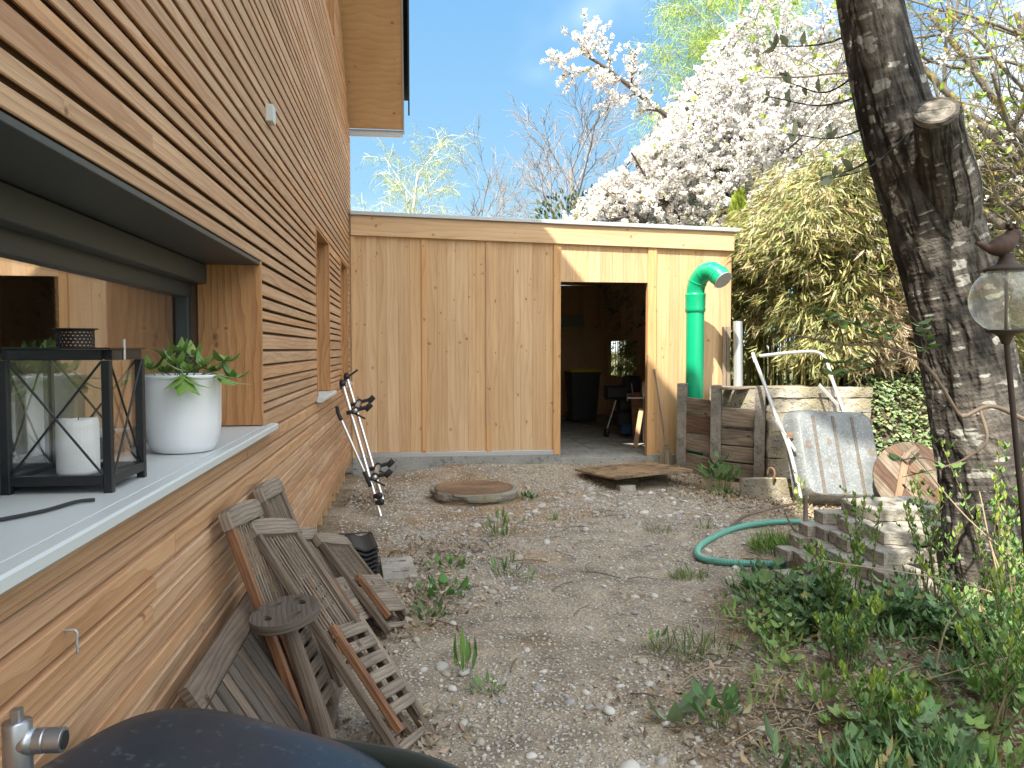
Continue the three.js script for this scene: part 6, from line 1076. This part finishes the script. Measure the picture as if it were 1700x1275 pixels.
// neighbouring dark boarded shed with tiled roof
{
  const t = thing('neighbour_shed', 'dark boarded outbuilding with tiled roof behind the trunk', 'outbuilding', [12.0, 0, -15]), wm = new THREE.MeshStandardMaterial({ color: C(0.055, 0.045, 0.05), roughness: 0.8 }), R = mulberry(3701);
  part('wall', boxG(0.02, 6, -0.2, 4.2, -3, -0.03), wm, t);
  for (let i = 0; i < 34; i++) part('board', boxG(i * 0.17 + 0.004, i * 0.17 + 0.166, 0.6, 4.25, -0.028, 0.0 - R() * 0.004, 0.004, 'y'), wm, t);
  part('plinth', boxG(0, 6, -0.2, 0.598, -0.02, 0.03), M.plaster, t);
  const rm = [0, 1, 2].map(i => new THREE.MeshStandardMaterial({ color: C(0.26 - i * 0.05, 0.15 - i * 0.02, 0.11), roughness: 0.85 })), tg = prism([[-0.012, -0.16], [0.012, -0.16], [0.022, 0], [0.012, 0.16], [-0.012, 0.16], [-0.004, 0]], 0.21).rotateY(0);
  part('roof_deck', new THREE.BoxGeometry(6.6, 0.08, 3.4).rotateX(0.45).translate(3, 5.0, -1.2), wm, t);
  for (let r = 0; r < 9; r++) for (let c = 0; c < 20; c++) { const g = part('roof_tile', tg, rm[Math.floor(R() * 3)], t); const z = 0.32 - r * 0.26; g.position.set(-0.2 + c * 0.212, 5.06 + (-1.2 - z) * Math.tan(0.45) + 0.02, z); g.rotation.x = 0.45 + 0.05; }
}
// ================= inside the shed =================
{
  const bm = new THREE.MeshStandardMaterial({ color: C(0.02, 0.021, 0.022), roughness: 0.55 }), b = thing('wheelie_bin', 'black wheelie bin with a yellow lid inside the doorway', 'bin', [4.2, 0.153, -15.4]);
  const ring = (w, d, y) => [[-w, y, -d], [w, y, -d], [w, y, d], [-w, y, d]]; const P = [], I = []; const rs = [ring(0.22, 0.25, 0.03), ring(0.23, 0.27, 0.08), ring(0.285, 0.35, 0.98), ring(0.30, 0.365, 0.985), ring(0.30, 0.365, 1.02)]; for (const r of rs) for (const q of r) P.push(...q); for (let k = 0; k < 4; k++) for (let i = 0; i < 4; i++) { const a = k * 4 + i, c = k * 4 + (i + 1) % 4; I.push(a, a + 4, c, c, a + 4, c + 4); } I.push(0, 1, 2, 0, 2, 3);
  let g = new THREE.BufferGeometry(); g.setAttribute('position', new THREE.Float32BufferAttribute(P, 3)); g.setIndex(I); g = g.toNonIndexed(); g.computeVertexNormals(); part('body', g, bm, b);
  part('lid', [boxG(-0.30, 0.30, 1.022, 1.065, -0.36, 0.37, 0.012), boxG(-0.24, 0.24, 1.066, 1.085, -0.28, 0.3, 0.01)], new THREE.MeshStandardMaterial({ color: C(0.55, 0.45, 0.03), roughness: 0.5 }), b);
  for (const s of [-1, 1]) part('wheel', cyl(0.10, 0.10, 0.05, 20).rotateZ(Math.PI / 2).translate(s * 0.23, 0.10, -0.30), bm, b);
  part('handle', boxG(-0.22, 0.22, 1.0, 1.03, -0.44, -0.41, 0.008), bm, b);
  const w = thing('garden_machine', 'dark wheeled garden machine with tubular handle inside the doorway', 'machine', [4.28, 0.153, -12.9]), blue = new THREE.MeshStandardMaterial({ color: C(0.02, 0.06, 0.14), roughness: 0.5 });
  part('body', [boxG(-0.05, 0.30, 0.18, 0.42, -0.2, 0.2, 0.03), boxG(0.0, 0.26, 0.42, 0.62, -0.15, 0.12, 0.03)], bm, w); part('hopper', [boxG(-0.22, 0.12, 0.62, 0.86, -0.16, 0.14, 0.05), boxG(0.1, 0.34, 0.72, 1.02, -0.14, 0.12, 0.04)], bm, w); part('battery', boxG(-0.02, 0.14, 0.05, 0.22, 0.12, 0.3, 0.02), blue, w);
  for (const [x, z] of [[-0.24, 0.12], [0.3, 0.12], [0.3, -0.2]]) part('wheel', cyl(0.075, 0.075, 0.05, 20).rotateZ(Math.PI / 2).translate(x, 0.075, z), M.blackMatte, w);
  part('handle_tube', rod(V(-0.24, 0.10, 0.12), V(-0.09, 0.62, 0.16), 0.011, 8), M.alu, w); part('handle_tube', rod(V(0.3, 0.1, 0.1), V(0.18, 0.9, 0.14), 0.011, 8), M.alu, w); part('bracket', [boxG(0.10, 0.24, 0.70, 0.73, 0.13, 0.15, 0.003), boxG(0.10, 0.125, 0.60, 0.70, 0.13, 0.15, 0.003)], M.alu, w);
  const rb = single('rough_board', [roughBox(0.36, 0.78, 0.04, 9, 0.01, 0.06)], M.teak, 'reddish bark edged board leaning inside the right door post', 'board'); rb.position.set(4.52, 0.54, -12.3); rb.rotation.set(-0.12, -0.1, 0.03);
  single('loose_batten', bar(V(4.12, 0.155, -11.35), V(4.27, 0.72, -11.55), 0.022, 0.07, 0.003, V(0, 0, 1)), M.spruce[0], 'pale batten leaning behind the right door post in the sun', 'batten');
  single('wall_hose_reel', [new THREE.TorusGeometry(0.10, 0.03, 10, 30).toNonIndexed().rotateY(1.2).translate(4.42, 1.0, -11.9), rod(V(4.15, 0.86, -11.9), V(4.42, 0.86, -11.9), 0.014, 8)], M.ceramic, 'white round reel hanging just inside the right door post', 'reel');
  part('support', rod(V(4.42, 0.15, -11.92), V(4.42, 0.98, -11.92), 0.015, 8), M.zinc, scene.getObjectByName('wall_hose_reel'));
  single('wall_box', boxG(4.0, 4.62, 2.12, 2.36, -17.215, -17.10, 0.01), M.plaster, 'pale flat panel fixed high on the rear wall inside the shed', 'panel');
}

scene.traverse(o => { if (o.isMesh) { o.castShadow = true; o.receiveShadow = true; } });
renderer.render(scene, camera);
